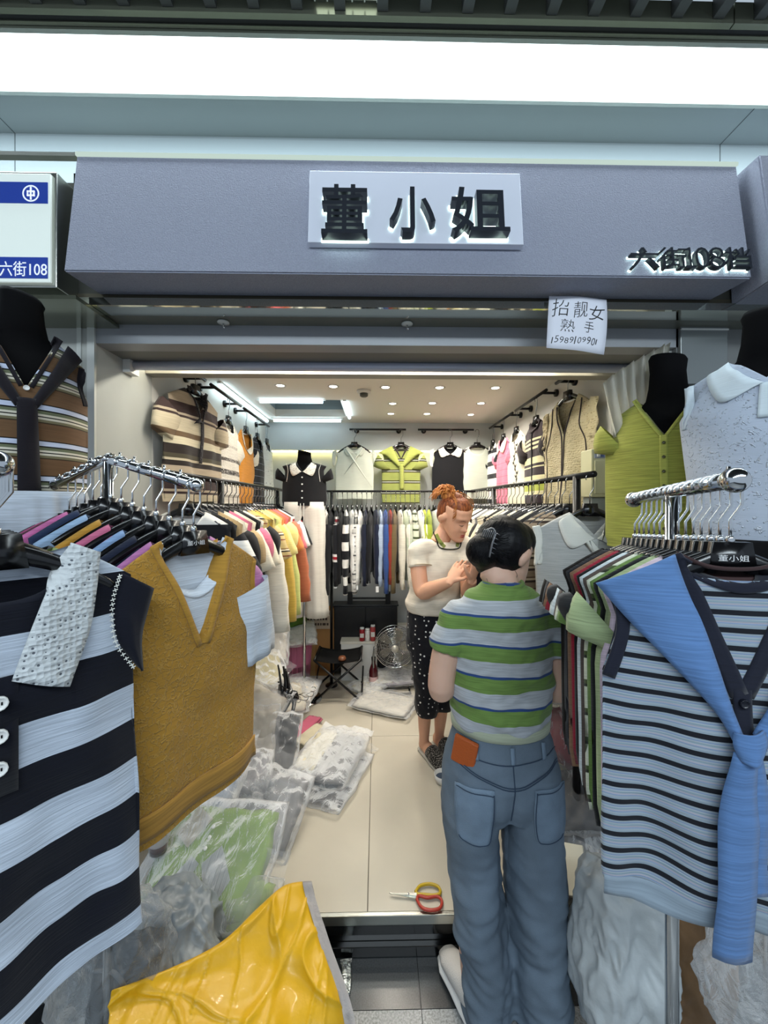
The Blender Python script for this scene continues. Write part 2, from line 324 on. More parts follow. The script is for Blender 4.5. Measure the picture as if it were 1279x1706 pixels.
# backing behind the fascias
struct(box('trim_5', -3, 3, 1.28, 1.45, 2.28, 2.64, plain('fascia_back', '3F403A', .5, .3)))
LT = math.atan2(.05, at(640,267,1.2).z-at(640,457,1.15).z)   # lean of the face
def on_face(px, py, off=0):
    """point on the leaning fascia face, or off metres in front of it"""
    zb = at(640,457,1.15).z; zt = at(640,267,1.2).z; Y = 1.17
    for _ in range(6):
        p = at(px, py, Y); Y = 1.15-off+.05*(p.z-zb)/(zt-zb)
    return at(px, py, Y)
p0, p1 = on_face(515, 414), on_face(861, 302)
pl = empty('name_plate', ((p0+p1)/2), 0, 'white rectangular plate carrying three black characters on the signboard', 'sign'); pl.rotation_euler = (-LT, 0, 0); pl.location.y -= .003
w_, h_ = (p1.x-p0.x)/2, (p1-p0).length; h_ = (p1.z-p0.z)/2/math.cos(LT)
box('plate', -w_, w_, -.022, 0, -h_, h_, plain('white_acrylic', 'D9DDEA', .35), pl, bev=.002)
BL = plain('letter_black', '262A32', .3); HALO = glow('halo', 'DFFFF4', 3.5)
def text_mesh(txt, size, ext, bold, tilt=None):
    c = bpy.data.curves.new('t', 'FONT'); c.body = txt; c.size = size; c.extrude = ext; c.offset = bold; c.align_x = 'CENTER'; c.align_y = 'CENTER'; c.resolution_u = 3
    o = bpy.data.objects.new('t', c); COL.objects.link(o); dg = bpy.context.evaluated_depsgraph_get(); me = bpy.data.meshes.new_from_object(o.evaluated_get(dg)); bpy.data.objects.remove(o)
    me.transform(Matrix.Rotation(math.radians(90), 4, 'X')); return me
def fit_mesh(me, x0, x1, z0, z1):
    xs = [v.co.x for v in me.vertices]; zs = [v.co.z for v in me.vertices]
    if not xs: return me
    a, b, c, d = min(xs), max(xs), min(zs), max(zs)
    for v in me.vertices:
        v.co.x = x0+(v.co.x-a)/(b-a)*(x1-x0); v.co.z = z0+(v.co.z-c)/(d-c)*(z1-z0)
    return me
def letters(txt, box_px, parent, y, ext, bold, m, halo=True, Mi=None, e=.0035):
    a, b = on_face(box_px[0], box_px[3], -y+ext), on_face(box_px[2], box_px[1], -y+ext)
    Mi = Mi or Matrix.Translation(parent.location) @ parent.rotation_euler.to_matrix().to_4x4(); Mi = Mi.inverted()
    a, b = Mi @ a, Mi @ b
    me = fit_mesh(text_mesh(txt, .15, ext, bold), a.x, b.x, a.z, b.z)
    o = link('letter', me, m, parent); o.location = (0, y, 0)
    if halo:
        me2 = fit_mesh(text_mesh(txt, .15, .001, bold), a.x-e, b.x+e, a.z-e, b.z+e)
        h = link('halo_light', me2, HALO, o); h.location = (0, ext+.004, 0)
for ch, bpx in (('董',(535,309,612,389)),('小',(649,313,724,388)),('姐',(753,314,846,388))): letters(ch, bpx, pl, -.043, .014, .0012, BL)
fa_e = empty('unit_number', on_face(1150, 431), 0, 'black raised unit number lettering at lower right of the signboard', 'sign'); fa_e.rotation_euler = (-LT,0,0)
x = 1052
for ch, x0, x1 in (('六',1052,1096),('街',1100,1142),('１',1143,1156),('０',1160,1180),('８',1184,1205),('档',1210,1249)):
    letters(ch, (x0, 412, x1, 446), fa_e, -.016, .007, .0006, BL, e=.0016)
# ---- light box at the left
p0, p1 = at(-60, 470, 1.19), at(86, 291, 1.19)
lbx = empty('light_box', ((p0.x+p1.x)/2, 1.19, (p0.z+p1.z)/2), 0, 'white lit box sign with blue bands at the left edge', 'sign')
hw, hh = (p1.x-p0.x)/2, (p1.z-p0.z)/2
box('case', -hw-.012, hw+.012, .004, .10, -hh-.012, hh+.012, STEEL, lbx, bev=.003)
box('face', -hw, hw, -.004, .004, -hh, hh, plain('lit_face', 'D8E2DC', .3, emit=.28), lbx, bev=.002)
BLUE = plain('blue_band', '1F3E9C', .35, emit=.1)
def zb_(py): return at(40, py, 1.186).z-lbx.location.z
xr_ = at(80, 300, 1.186).x-lbx.location.x
box('blue_band', -hw, xr_, -.006, -.004, zb_(339), zb_(304), BLUE, lbx); box('blue_band', -hw, xr_, -.006, -.004, zb_(464), zb_(429), BLUE, lbx)
WL = plain('white_ink', 'E8EEF4', .5, emit=.3)
bm = bmesh.new(); c = at(50, 321, 1.18)-lbx.location
for k in range(24):
    a0, a1 = k*math.pi/12, (k+1)*math.pi/12
    vs = [bm.verts.new((c.x+r*math.cos(a), -.0075, c.z+r*math.sin(a))) for r, a in ((.025,a0),(.025,a1),(.0205,a1),(.0205,a0))]; bm.faces.new(vs)
for a in ((-.011,.011,.004,.008),(-.011,.011,-.008,-.004),(-.011,-.0075,-.008,.008),(.0075,.011,-.008,.008),(-.002,.002,-.019,.019)): bx(bm, c.x+a[0], c.x+a[1], -.0085, -.0065, c.z+a[2], c.z+a[3])
fin('round_emblem', bm, WL, lbx)
me = text_mesh('六街108', .1, .0005, .0); a = at(-2, 459, 1.18)-lbx.location; b = at(77, 435, 1.18)-lbx.location
o = link('lettering', fit_mesh(me, a.x, b.x, a.z, b.z), WL, lbx); o.location = (0, -.0075, 0)
# polished column beside the light box
cl = struct(box('column', at(98,300,1.25).x, at(120,300,1.25).x, 1.31, 1.40, at(100,500,1.25).z, at(100,262,1.25).z, MIRROR))
box('top_rail', -1.4, .04, -.02, 0, 0, .012, STEEL, cl, loc=(at(120,300,1.25).x, 1.26, at(100,264,1.25).z))
box('olive_shelf', -1.9, .05, -.06, .14, 0, .012, plain('olive_glossy', '8A8E7C', .15, .8), cl, loc=(at(120,300,1.25).x, 1.26, at(100,498,1.2).z))
# paper notice
pp = at(961, 540, 1.238)
pn = empty('paper_notice', pp, 0, 'white handwritten paper notice hanging below the signboard', 'notice'); pn.rotation_euler = (0, math.radians(3), 0)
v = []; f = []
for j in range(9):
    for i in range(9):
        s, t = i/8-.5, j/8-.5; v.append((s*.186, -.012*math.sin(j/8*3)*(.4+s)-.004*math.cos(6*s), -t*.172-.012*s*(t+.5)))
for j in range(8):
    for i in range(8): f.append((j*9+i, j*9+i+1, j*9+i+10, j*9+i+9))
me = mesh_from('paper', v, f); sh = link('paper', me, plain('paper', 'E4E6F0', .8), pn)
sm = sh.modifiers.new('s', 'SOLIDIFY'); sm.thickness = .0006
bv = BVHTree.FromPolygons([Vector(q) for q in v], f)
INK = plain('ink', '15151A', .6)
def write(txt, x0, x1, z0, z1, bold=-.0004, shear=0):
    me = fit_mesh(text_mesh(txt, .05, .0002, bold), x0, x1, z0, z1)
    for q in me.vertices:
        h = bv.ray_cast(Vector((q.co.x, -.2, q.co.z)), Vector((0,1,0)))
        q.co.x += (q.co.z-z0)*shear; q.co.z += .002*math.sin(q.co.x*90)
        q.co.y += (h[0].y if h[0] else 0)-.001
    link('lettering', me, INK, pn)
for ch, x0, x1, z0, z1 in (('招',-.083,-.034,.022,.078),('靓',-.018,.026,.018,.070),('女',.032,.082,.012,.062),('熟',-.055,-.012,-.028,.012),('手',.018,.048,-.030,.006)): write(ch, x0, x1, z0, z1, shear=.08)
x = -.080
for i, ch in enumerate('15989109901'):
    w0 = .003 if ch == '1' else .0115; write(ch, x, x+w0, -.064+.002*math.sin(i*2), -.044+.003*math.sin(i*1.7), shear=.15); x += w0+(.0035 if ch!='1' else .0065)
# ================================================================== garments
def outline_W(d, g):
    arm = g.get('arm', .2); sw, cw, hw, L = g['sw'], g['cw'], g['hw'], g['L']
    if d < arm:
        t = d/arm; W = lerp(sw, cw, sstep(.1, 1, t)) - g.get('scoop', .018)*math.sin(math.pi*min(1, t*1.05))
    else: W = lerp(cw, hw, (d-arm)/(L-arm))
    rib = g.get('rib', .035)
    if d > L-rib: W -= .006*sstep(L-rib, L-rib+.008, d)
    return W
def ztop(x, g, front=True):
    nw, sw, drop = g['nw'], g['sw'], g['drop']; x = abs(x)
    if x >= nw: return -drop*((x-nw)/(sw-nw))**1.1
    if not front: return -.018*(1-(x/nw)**2)
    nf = g['nf']
    if g.get('neck') == 'v': return -nf*(1-x/nw)
    return -nf*(1-(x/nw)**2.6)**.5 if g.get('neck') == 'u' else -nf*(1-(x/nw)**2)
def garment_bm(g, nu=16, nv=14, seed=0):
    sw, nw = g['sw'], g['nw']; q = nw/sw
    half = [q*i/max(2, nu//5) for i in range(max(2, nu//5))] + [lerp(q, 1, i/(nu//2)) for i in range(nu//2+1)]
    ss = [-s for s in half[:0:-1]] + half
    bm = bmesh.new(); D = g.get('D', .05); F = g.get('fold', .01); L = g['L']; sd = seed*7.3; fq = g.get('fq', 16)
    sheets = []
    for sgn in (-1, 1):
        rows = []
        for j in range(nv+1):
            t = (j/nv)**1.35; row = []
            for s in ss:
                x0 = s*sw; z0 = ztop(x0, g, sgn < 0); z = lerp(z0, -L, t); d = -z
                W = outline_W(max(d, 0)*1.0, g) if t > 0 else sw
                W = lerp(sw, W, sstep(0, .12, t)); x = s*W
                side = 1-abs(s)**4
                prof = (1-abs(s)**2.4)
                open_ = min(1, (t*g.get('op', 5))**.5*.9+.8*sstep(nw, nw*.55, abs(x0)))
                y = sgn*D*.5*prof*open_*(g.get('bust', 0)*math.exp(-((d-.2)/.09)**2)+1)
                fo = F*sstep(.12, .9, t)*(math.sin(x*fq*2+sd+sgn*1.3+1.5*N3(z*2.5, sd))*.6+N3(x*7+sd, z*2.2, sgn*3)*1.2)
                fo += F*.45*N3(x*16, z*13+sd, sgn)*min(1, t*4)
                y += fo*(.35+.65*side)*(1 if sgn < 0 else .6)
                if abs(s) == 1: y = F*.8*N3(z*6, sd, 9)*sstep(0,.3,t)
                if t == 0 and abs(x0) >= nw*.999: y = 0
                zz = z + (g.get('hemw', .006)*N3(x*9, sd, 2)*t if True else 0)
                row.append(bm.verts.new((x, y, zz)))
            rows.append(row)
        for j in range(nv):
            for i in range(len(ss)-1):
                f = (rows[j][i], rows[j][i+1], rows[j+1][i+1], rows[j+1][i])
                bm.faces.new(f if sgn < 0 else f[::-1])
        sheets.append(rows)
    bmesh.ops.remove_doubles(bm, verts=bm.verts, dist=.0004)
    return bm
def sleeve_bm(bm, g, side, n=10, seed=0):
    s = g.get('sleeve')
    if not s: return
    L, a, h0, h1, th = s['L'], math.radians(s['a']), s['h0'], s['h1'], s.get('th', .035)
    root = Vector((side*(g['sw']-.02), 0, -g['drop']-h0*.9)); k = s.get('k', 6); rings = []
    bend = math.radians(s.get('bend', 12))
    p = root.copy(); ang = a
    for i in range(k+1):
        t = i/k; ang = a+bend*t; d = Vector((side*math.cos(ang), 0, -math.sin(ang))); c = Vector((side*math.sin(ang), 0, math.cos(ang)))
        if i: p = p+d*(L/k)
        h = lerp(h0, h1, t**s.get('pow', 1))*(1+s.get('puff', 0)*math.sin(math.pi*t)); ring = []
        for q in range(n):
            b = q*2*math.pi/n; w_ = th*(.6+.4*math.sin(math.pi*min(1,t+.2)))
            nn = .012*N3(p.x*20+q, p.z*14, seed+side)*(1 if i else 0)*s.get('wr', 1)
            ring.append(bm.verts.new(p+c*((h+nn)*math.sin(b))+Vector((0, (w_+nn)*math.cos(b), 0))))
        rings.append(ring)
    for A, B in zip(rings, rings[1:]):
        for q in range(n): bm.faces.new((A[q], A[(q+1)%n], B[(q+1)%n], B[q]))
    # inner turn of the cuff
    C = [bm.verts.new(lerp_v(v.co, p, .12)) for v in rings[-1]]
    for q in range(n): bm.faces.new((rings[-1][q], rings[-1][(q+1)%n], C[(q+1)%n], C[q]))
    bm.faces.new(C)
def lerp_v(a, b, t): return a+(b-a)*t
def base_g(**k):
    g = dict(sw=.19, cw=.215, hw=.21, L=.55, drop=.060, nw=.075, nf=.07, neck='u', D=.05, fold=.010, arm=.2); g.update(k); return g
SHORT = dict(L=.17, a=52, h0=.085, h1=.07, bend=18); CAP = dict(L=.07, a=40, h0=.09, h1=.06, bend=30, k=3); LONG = dict(L=.52, a=68, h0=.085, h1=.045, bend=18, k=9)
PUFF = dict(L=.13, a=48, h0=.085, h1=.05, bend=20, puff=.35, th=.05)
def garment(name, g, m, loc, rz=0, seed=0, label=None, cat='top', group=None, nu=16, nv=14, sleeve_m=None, tilt=0, n=10):
    bm = garment_bm(g, nu, nv, seed)
    if g.get('sleeve') and sleeve_m is None:
        for sd in (-1, 1): sleeve_bm(bm, g, sd, n, seed)
    o = fin(name, bm, m, None, True); o.location = loc; o.rotation_euler = (0, tilt, rz)
    if g.get('sleeve') and sleeve_m is not None:
        for sd in (-1, 1):
            b2 = bmesh.new(); sleeve_bm(b2, g, sd, n, seed); fin('sleeve', b2, sleeve_m, o, True)
    return tag(o, label, cat, group)
def bvh_of(o):
    me = o.data; return BVHTree.FromPolygons([v.co for v in me.vertices], [tuple(p.vertices) for p in me.polygons])
def ruled(o, name, A, B, m, lift=.005, na=4, k=6, th=.003, bow=.0, label=None, bv=None, smoothp=True, sgn=1, ruff=0):
    """a strip or leaf of cloth between two outlines (x, z), laid on the front of garment o"""
    bv = bv or bvh_of(o)
    A = smoothpath([(a[0], 0, a[1]) for a in A], k) if smoothp else [Vector((a[0],0,a[1])) for a in A]
    B = smoothpath([(b[0], 0, b[1]) for b in B], k) if smoothp else [Vector((b[0],0,b[1])) for b in B]
    bm = bmesh.new(); rows = []; G = []
    for a, b in zip(A, B):
        row = []
        for i in range(na+1):
            p = lerp_v(a, b, i/na); h = bv.ray_cast(Vector((p.x, -1*sgn, p.z)), Vector((0, sgn, 0)))
            y = h[0].y if h[0] is not None else bv.find_nearest(Vector((p.x, -.05*sgn, p.z)))[0].y
            row.append([p, y])
        G.append(row)
    for _ in range(2):
        H = [[q[1] for q in r] for r in G]
        for j in range(len(G)):
            for i in range(na+1):
                nb = [H[jj][ii] for jj in (j-1, j, j+1) for ii in (i-1, i, i+1) if 0 <= jj < len(G) and 0 <= ii <= na]
                v_ = sum(nb)/len(nb); G[j][i][1] = min(H[j][i], v_) if sgn > 0 else max(H[j][i], v_)
    for r in G:
        rows.append([bm.verts.new((p.x, y-sgn*(lift+bow*math.sin(math.pi*i/na)+ruff*math.sin(i*2.4+p.z*60)), p.z)) for i, (p, y) in enumerate(r)])
    for r0, r1 in zip(rows, rows[1:]):
        for i in range(na): bm.faces.new((r0[i], r0[i+1], r1[i+1], r1[i]))
    bmesh.ops.recalc_face_normals(bm, faces=bm.faces)
    bmesh.ops.solidify(bm, geom=list(bm.faces), thickness=th)
    r = fin(name, bm, m, o, True)
    if label: r['label'] = label
    return r
def band(o, name, path, w, m, **k):
    """a band of half width w along a path (x, z)"""
    P = smoothpath([(p[0], 0, p[1]) for p in path], 6) if k.pop('sm', True) else [Vector((p[0],0,p[1])) for p in path]
    A, B = [], []
    for i, p in enumerate(P):
        d = (P[min(i+1, len(P)-1)]-P[max(0, i-1)]).normalized(); nrm = Vector((-d.z, 0, d.x)); ww = w(i/(len(P)-1)) if callable(w) else w
        A.append(((p+nrm*ww).x, (p+nrm*ww).z)); B.append(((p-nrm*ww).x, (p-nrm*ww).z))
    return ruled(o, name, A, B, m, smoothp=False, **k)
def button(o, x, z, m, r=.006, bv=None, lift=.006, holes=True):
    bv = bv or bvh_of(o); h = bv.ray_cast(Vector((x, -1, z)), Vector((0,1,0))); y = (h[0].y if h[0] else 0)-lift
    bm = bmesh.new(); rings = []
    for rr, yy in ((r*.3, -.0008), (r*.75, -.001), (r*.9, -.003), (r, -.002), (r, .003)):
        rings.append([bm.verts.new((rr*math.cos(q*math.pi/6), yy, rr*math.sin(q*math.pi/6))) for q in range(12)])
    for A, B in zip(rings, rings[1:]):
        for q in range(12): bm.faces.new((A[q], A[(q+1)%12], B[(q+1)%12], B[q]))
    bm.faces.new(rings[0]); 
    b = fin('button', bm, m, o, True); b.location = (x, y, z)
    if holes and r > .007:
        bm = bmesh.new()
        for dx in (-.25, .25): bx(bm, dx*r-.0009, dx*r+.0009, -.0014, -.0006, -r*.22, r*.22)
        fin('thread', bm, BLACKP, b)
    return b
# ------------------------------------------------------------------ hangers
def hanger_proto(big=False):
    e = empty('clothes_hanger', (0,0,-9)); bm = bmesh.new()
    for s in (-1, 1):
        pts = smoothpath([(s*.018, 0, .012), (s*.05, 0, .000), (s*.09, 0, -.020), (s*.122, 0, -.040), (s*.138, 0, -.052)], 3 if not big else 5)
        k = len(pts)-1
        tube(bm, pts, [((.006+.003*math.sin(math.pi*i/k)) if big else .005, lerp(.015, .007, i/k)) for i in range(k+1)], 8 if big else 5)
    # throat: the broad trapezoid under the hook
    vs = [(-.034,-.008,-.010),(.034,-.008,-.010),(.026,-.008,.040),(-.026,-.008,.040),(-.034,.008,-.010),(.034,.008,-.010),(.026,.008,.040),(-.026,.008,.040)]
    quad8(bm, vs)
    fin('hanger_body', bm, BLACKP, e, True if not big else True)
    bm = bmesh.new(); H = .150
    pts = [(0,0,.036),(0,0,.075),(.016,0,.100),(.016,0,H-.012)]
    pts = [Vector(p) for p in pts] + [Vector((.016*math.cos(a)*1.0+0.0, 0, H-.012+.014*math.sin(a))) for a in [i*math.pi/6 for i in range(1, 8)]]
    tube(bm, pts, .0026 if big else .0022, 6 if big else 4); fin('hook', bm, CHROME if big else CHROMED, e, True)
    if big:
        bm = bmesh.new(); lathe(bm, [(.005,.038),(.006,.041),(.006,.047),(.004,.050)], n=10); fin('collar_nut', bm, CHROME, e, True)
    return e
def copy_tree(o, parent=None):
    c = o.copy(); COL.objects.link(c); c.parent = parent
    for ch in list(o.children): copy_tree(ch, c)
    return c
HP = hanger_proto(); HB = hanger_proto(True)
used = {}
def hanger(loc, rz, label, group, big=False, dz=0):
    p = HB if big else HP
    c = p if not used.get(big) else copy_tree(p)
    used[big] = True
    c.location = loc; c.rotation_euler = (0,0,rz); return tag(c, label, 'hanger', group)
HOOK = .150+.002       # rail top above the shoulders line of the hanger
# ------------------------------------------------------------------ inner rails
def rail(pts, posts, label, m=BLACKM, r=.0125, z0=ZF, foot=True):
    e = empty('clothes_rail', (posts[0][0], posts[0][1], z0), 0, label, 'clothes rail'); o = e.location
    bm = bmesh.new(); tube(bm, [Vector(p)-o for p in pts], r, 12); fin('rail_tube', bm, m, e, True)
    for x, y in posts:
        zt = min(pts, key=lambda p: (p[0]-x)**2+(p[1]-y)**2)[2]
        bm = bmesh.new(); tube(bm, [Vector((x,y,z0))-o, Vector((x,y,zt))-o], r*1.25, 12); fin('post', bm, m, e, True)
        if foot:
            bm = bmesh.new(); lathe(bm, [(.05,0),(.05,.006),(.02,.012)], Vector((x,y,z0))-o, 16); fin('base_plate', bm, m, e, True)
    return e
XRL, XRR, ZR = -.775, .825, 1.715
rail([(XRL, 1.47, ZR), (XRL, 3.2, ZR)], [(XRL, 1.95), (XRL, 3.05)], 'black clothes rail along the left wall packed with knitwear')
rail([(XRR, 1.47, ZR), (XRR, 3.4, ZR)], [(XRR, 1.60), (XRR, 2.75)], 'black clothes rail along the right wall packed with knitwear')
rail([(-.43, 3.17, ZR-.01), (.80, 3.17, ZR-.01)], [(-.37, 3.17), (.72, 3.17)], 'black clothes rail across the back wall with hanging cardigans', r=.009)
# (colour words, material) for the inner rails
def cm(c, **k): return cloth('knit_'+c+''.join(k.get('tagname','')), c, **{a: b for a, b in k.items() if a != 'tagname'})
STN = {'stripe_bw': cloth('st_bw', None, [(0,'E4E2DC'),(.5,'101218')], .13, .1), 'stripe_tan': cloth('st_tan', None, [(0,'C9B27A'),(.35,'8A6A3C'),(.42,'E6DCC0'),(.5,'1C1814'),(.58,'C9B27A'),(.8,'7C2A24'),(.86,'C9B27A')], .09),
 'stripe_red': cloth('st_red', None, [(0,'14161C'),(.35,'E8E4E0'),(.42,'A82030'),(.5,'E8E4E0'),(.56,'14161C')], .28, .15), 'stripe_grey': cloth('st_grey', None, [(0,'C8C6C0'),(.5,'8C8A88'),(.6,'DCDAD4'),(.85,'4A4A4C')], .07),
 'stripe_green': cloth('st_green', None, [(0,'DCE0CC'),(.45,'4C5A34'),(.6,'2A2E22'),(.7,'DCE0CC')], .06), 'stripe_brown': cloth('st_brown', None, [(0,'8C7E6C'),(.5,'5A4A3C'),(.62,'B8AC98'),(.8,'3A302A')], .05)}
ORD = ['first','second','third','fourth','fifth','sixth','seventh','eighth','ninth','tenth','eleventh','twelfth','thirteenth','fourteenth','fifteenth','sixteenth','seventeenth','eighteenth','nineteenth','twentieth','twenty-first','twenty-second','twenty-third','twenty-fourth','twenty-fifth','twenty-sixth','twenty-seventh','twenty-eighth','twenty-ninth','thirtieth']
def hang_row(side, specs, y0, y1, group, where):
    n = len(specs)
    for i, (word, col, kind) in enumerate(specs):
        y = lerp(y0, y1, i/(n-1)); x = (XRL if side < 0 else XRR)
        m = STN[col] if col in STN else cm(col)
        g = base_g(L=.52+.08*rnd.random(), sw=.18, cw=.20, hw=.20, D=.045, sleeve={'s':SHORT,'l':LONG,'p':PUFF,'c':CAP}[kind], fold=.012)
        rz = rnd.uniform(-.10, .10)+(.12 if side < 0 else -.10); z = ZR-HOOK+.012
        hanger((x, y, z-.012), rz, f'black hanger with dark chrome hook, {ORD[i]} from the front {where}', 'hangers '+where)
        o = garment('knitted_shirt', g, m, (x, y, z-.006), rz, i+side*40, f'{word} knit top, {ORD[i]} from the front {where}', 'top', group, 12, 9, n=8, sleeve_m=cm('ECE8DE') if word.startswith('cream-sleeved') else None)
        z1 = -.02
LSP = [('black and white banded','stripe_bw','s'),('black puff-sleeved','0B0B0E','p'),('tan','B49A70','p'),('ivory','E8DFCB','s'),('rose pink','D6708C','p'),('cream','E9E0C8','s'),('black','0C0C10','p'),('ivory long-sleeved','E6DFCF','l'),('tan striped','stripe_tan','s'),('straw yellow','D9BE62','p'),('mustard','C9A648','l'),
 ('pale yellow','E8D98E','s'),('pale lime','C8CE7C','l'),('lemon','EAD88A','p'),('orange','DE8A4C','s'),('coral','DC6C50','p'),('salmon pink','E0707A','s'),('terracotta','B86A48','l'),('white','E8E8E4','s'),('navy and white banded','stripe_red','s'),('soft grey','B8B8B4','c'),('black and white striped','stripe_bw','s'),('off-white','E4E0D8','c')]
hang_row(-1, LSP, 1.60, 3.02, 'knit tops on the left inner rail', 'on the left inner rail')
RSP = [('grey brown ribbed','stripe_brown','l'),('brown striped','stripe_brown','l'),('black','101014','s'),('cream','DDD8C4','s'),('black ribbed','15151A','l'),('charcoal','2A2A2E','s'),('ivory','E4DFCC','s'),('dark navy','14161F','l'),('cream striped','stripe_grey','s'),('beige','CFC4A8','s'),('black short-sleeved','0D0D10','s'),('oatmeal','D8D0B8','l'),('light beige','DAD2B4','s'),
 ('mid grey','77787A','s'),('ivory short-sleeved','E6E2D2','s'),('near-black','141414','l'),('cream short-sleeved','E0DCC8','s'),('sand','D2C8A2','s'),('black long-sleeved','111113','l'),('pale sand','DED6BA','s'),('midnight navy','12141E','l'),('white','E6E4DE','s'),('soft grey','A8A8A6','l'),('rose','C87884','s')]
hang_row(1, RSP, 1.66, 3.28, 'knit tops on the right inner rail', 'on the right inner rail')
# back rail: seen from their sleeves
BSP = [('cream with red-striped cuffs','ECE6DA'),('black with red-striped cuffs','0E0F14'),('black and red banded','stripe_red'),('black','0D0E12'),('white and black banded','stripe_bw'),('white','ECEBE6'),('grey striped','stripe_grey'),('white cable','E8E6E0'),('navy','161C30'),('black long-sleeved','101116'),('dark navy','1A2138'),('pale blue','A9B8CC'),
 ('royal blue','34508C'),('brown red','8C3428'),('olive brown','6A5A3C'),('cream','E2DCCC'),('pale mint','C4CEB8'),('ivory','E6E2D6'),('green striped','stripe_green'),('white short','EDEBE4'),('lime green','B9C348'),('bright lime','A8B83C'),('light grey','BCBCBC'),('tan orange','C89060'),('pale grey','CFCFCD'),('silver grey','B4B6B8'),('moss green','8CA24A'),('leaf green','7C9440'),('orange','D67A3C')]
for i, (word, col) in enumerate(BSP):
    x = lerp(-.40, .70, i/(len(BSP)-1)); m = STN[col] if col in STN else cm(col); z = ZR-.01-HOOK+.012
    lg = dict(LONG, L=.44+.09*rnd.random(), a=80, bend=8, h0=.07, h1=.04, th=.030)
    g = base_g(L=.48+.08*rnd.random(), sw=.17, cw=.16, hw=.16, D=.05, sleeve=lg, fold=.008)
    rz = math.radians(90+rnd.uniform(-9, 9))
    hanger((x, 3.17, z-.012), rz, f'black hanger, {ORD[i]} from the left on the back rail', 'hangers on the back rail')
    o = garment('cardigan', g, m, (x, 3.17, z-.006), rz, i+200, f'{word} cardigan, {ORD[i]} from the left on the back rail', 'cardigan', 'cardigans on the back rail', 12, 8, n=8)
    if i < 2:
        for s in (-1,):
            pass
    if rnd.random() < .55:
        bm = bmesh.new(); bx(bm, -.001, .001, -.011, .011, -.045, 0); t = fin('swing_tag', bm, plain('tag_white', 'E8E8E6', .6), o); t.location = (-g['sw']-.05, 0, -g['L']-.03)
# ------------------------------------------------------------------ front garment of the right rail: grey collared
CREAMC = cloth('cream_collar', 'E4E4DC', slub=.05); 
def collar(o, nw, depth, w_, m, bv=None, pts=None, label=None, lift=.008):
    for s in (-1, 1):
        A = [(s*nw*1.0, -.003), (s*nw*.85, -depth*.35), (s*nw*.45, -depth*.75), (s*.004, -depth)]
        B = [(s*(nw+w_*.45), -.018), (s*(nw+w_*.9), -depth*.45), (s*(nw*.5+w_*1.0), -depth*1.15-w_*.35), (s*(.004+w_*.35), -depth-.006)]
        ruled(o, 'collar', A, B, m, lift=lift, th=.004, bv=bv, label=label)
z = ZR-HOOK; yy = 1.50
hanger((XRR, yy, z), 0, 'black hanger holding the grey collared top on the right rail', 'front hangers of the inner rails')
g = base_g(sw=.20, cw=.215, hw=.20, L=.52, nf=.085, nw=.08, D=.07, fold=.012, sleeve=None, neck='v')
o = garment('sleeveless_blouse', g, cloth('grey_knit', 'BDBEBC', slub=.22, bumps=.6), (XRR, yy, z+.006), 0, 301, 'light grey sleeveless knit top with a white collar on the right rail', 'top', None, 30, 24)
bv = bvh_of(o); collar(o, .08, .10, .055, CREAMC, bv); band(o, 'placket', [(0,-.10),(0,-.20)], .013, cloth('grey_knit2', 'C8C9C6'), bv=bv)
for zz in (-.13, -.17): button(o, 0, zz, plain('pearl', 'E4E4E0', .2), .005, bv)
for s in (-1, 1): ruled(o, 'armhole_frill', [(s*.197,-.05),(s*.185,-.12),(s*.195,-.20)], [(s*.225,-.055),(s*.215,-.12),(s*.222,-.205)], CREAMC, lift=.002, ruff=.004, bv=bv)
# ------------------------------------------------------------------ wall rails and displays
def wall_bar(p0, p1, off, label, group):
    """bar with two wall brackets; off points from the wall"""
    p0, p1, off = Vector(p0), Vector(p1), Vector(off); c = (p0+p1)/2
    e = empty('wall_rail', c, 0, label, 'wall rail', group); bm = bmesh.new(); tube(bm, [p0-c, p1-c], .009, 10); fin('bar', bm, BLACKM, e, True)
    for t in (.12, .88):
        q = lerp_v(p0, p1, t)-c; bm = bmesh.new(); tube(bm, [q, q-off], .008, 8); fin('bracket_arm', bm, BLACKM, e, True)
        bm = bmesh.new(); tube(bm, [q-off*.85, q-off], .022, 14); fin('flange', bm, BLACKM, e, True)
zb = 2.255
for a, b, wd in ((582, 676, 'left'), (696, 789, 'right')):
    A, B = at(a, 709, 3.42), at(b, 709, 3.42); wall_bar((A.x, 3.42, zb+.0), (B.x, 3.42, zb), (0, -.08, 0), f'short black wall rail high on the back wall, {wd} one', 'wall rails on the back wall')
for s, X, y0, y1, wd, k in ((-1, XL, 2.15, 2.62, 'left', 'front'), (-1, XL, 2.68, 3.3, 'left', 'rear'), (-1, XL, 1.80, 2.08, 'left', 'nearest'), (1, XR, 2.22, 2.72, 'right', 'front'), (1, XR, 2.78, 3.35, 'right', 'rear'), (1, XR, 1.80, 2.10, 'right', 'nearest')):
    wall_bar((X-s*.09, y0, zb), (X-s*.09, y1, zb), (-s*.09, 0, 0), f'short black rail high on the {wd} wall, {k} section', f'wall rails on the {wd} wall')
def wall_show(px, hook, name, g, m, label, seed, nu=24, nv=20, sleeve_m=None, cat='top', wall='back', Y=None, z=None, rz=0):
    zt = zb-HOOK if z is None else z
    if wall == 'back': loc = Vector((at(px, 740, 3.40).x, 3.41, zt)); r = 0
    elif wall == 'left': loc = Vector((XL+.085, Y, zt)); r = math.radians(90)+rz
    else: loc = Vector((XR-.085, Y, zt)); r = math.radians(-90)+rz
    hanger(loc, r, 'black hanger holding the '+hook, 'hangers on the wall rails', big=False)
    return garment(name, g, m, loc+Vector((0,0,.004)), r, seed, label, cat, None, nu, nv, sleeve_m)
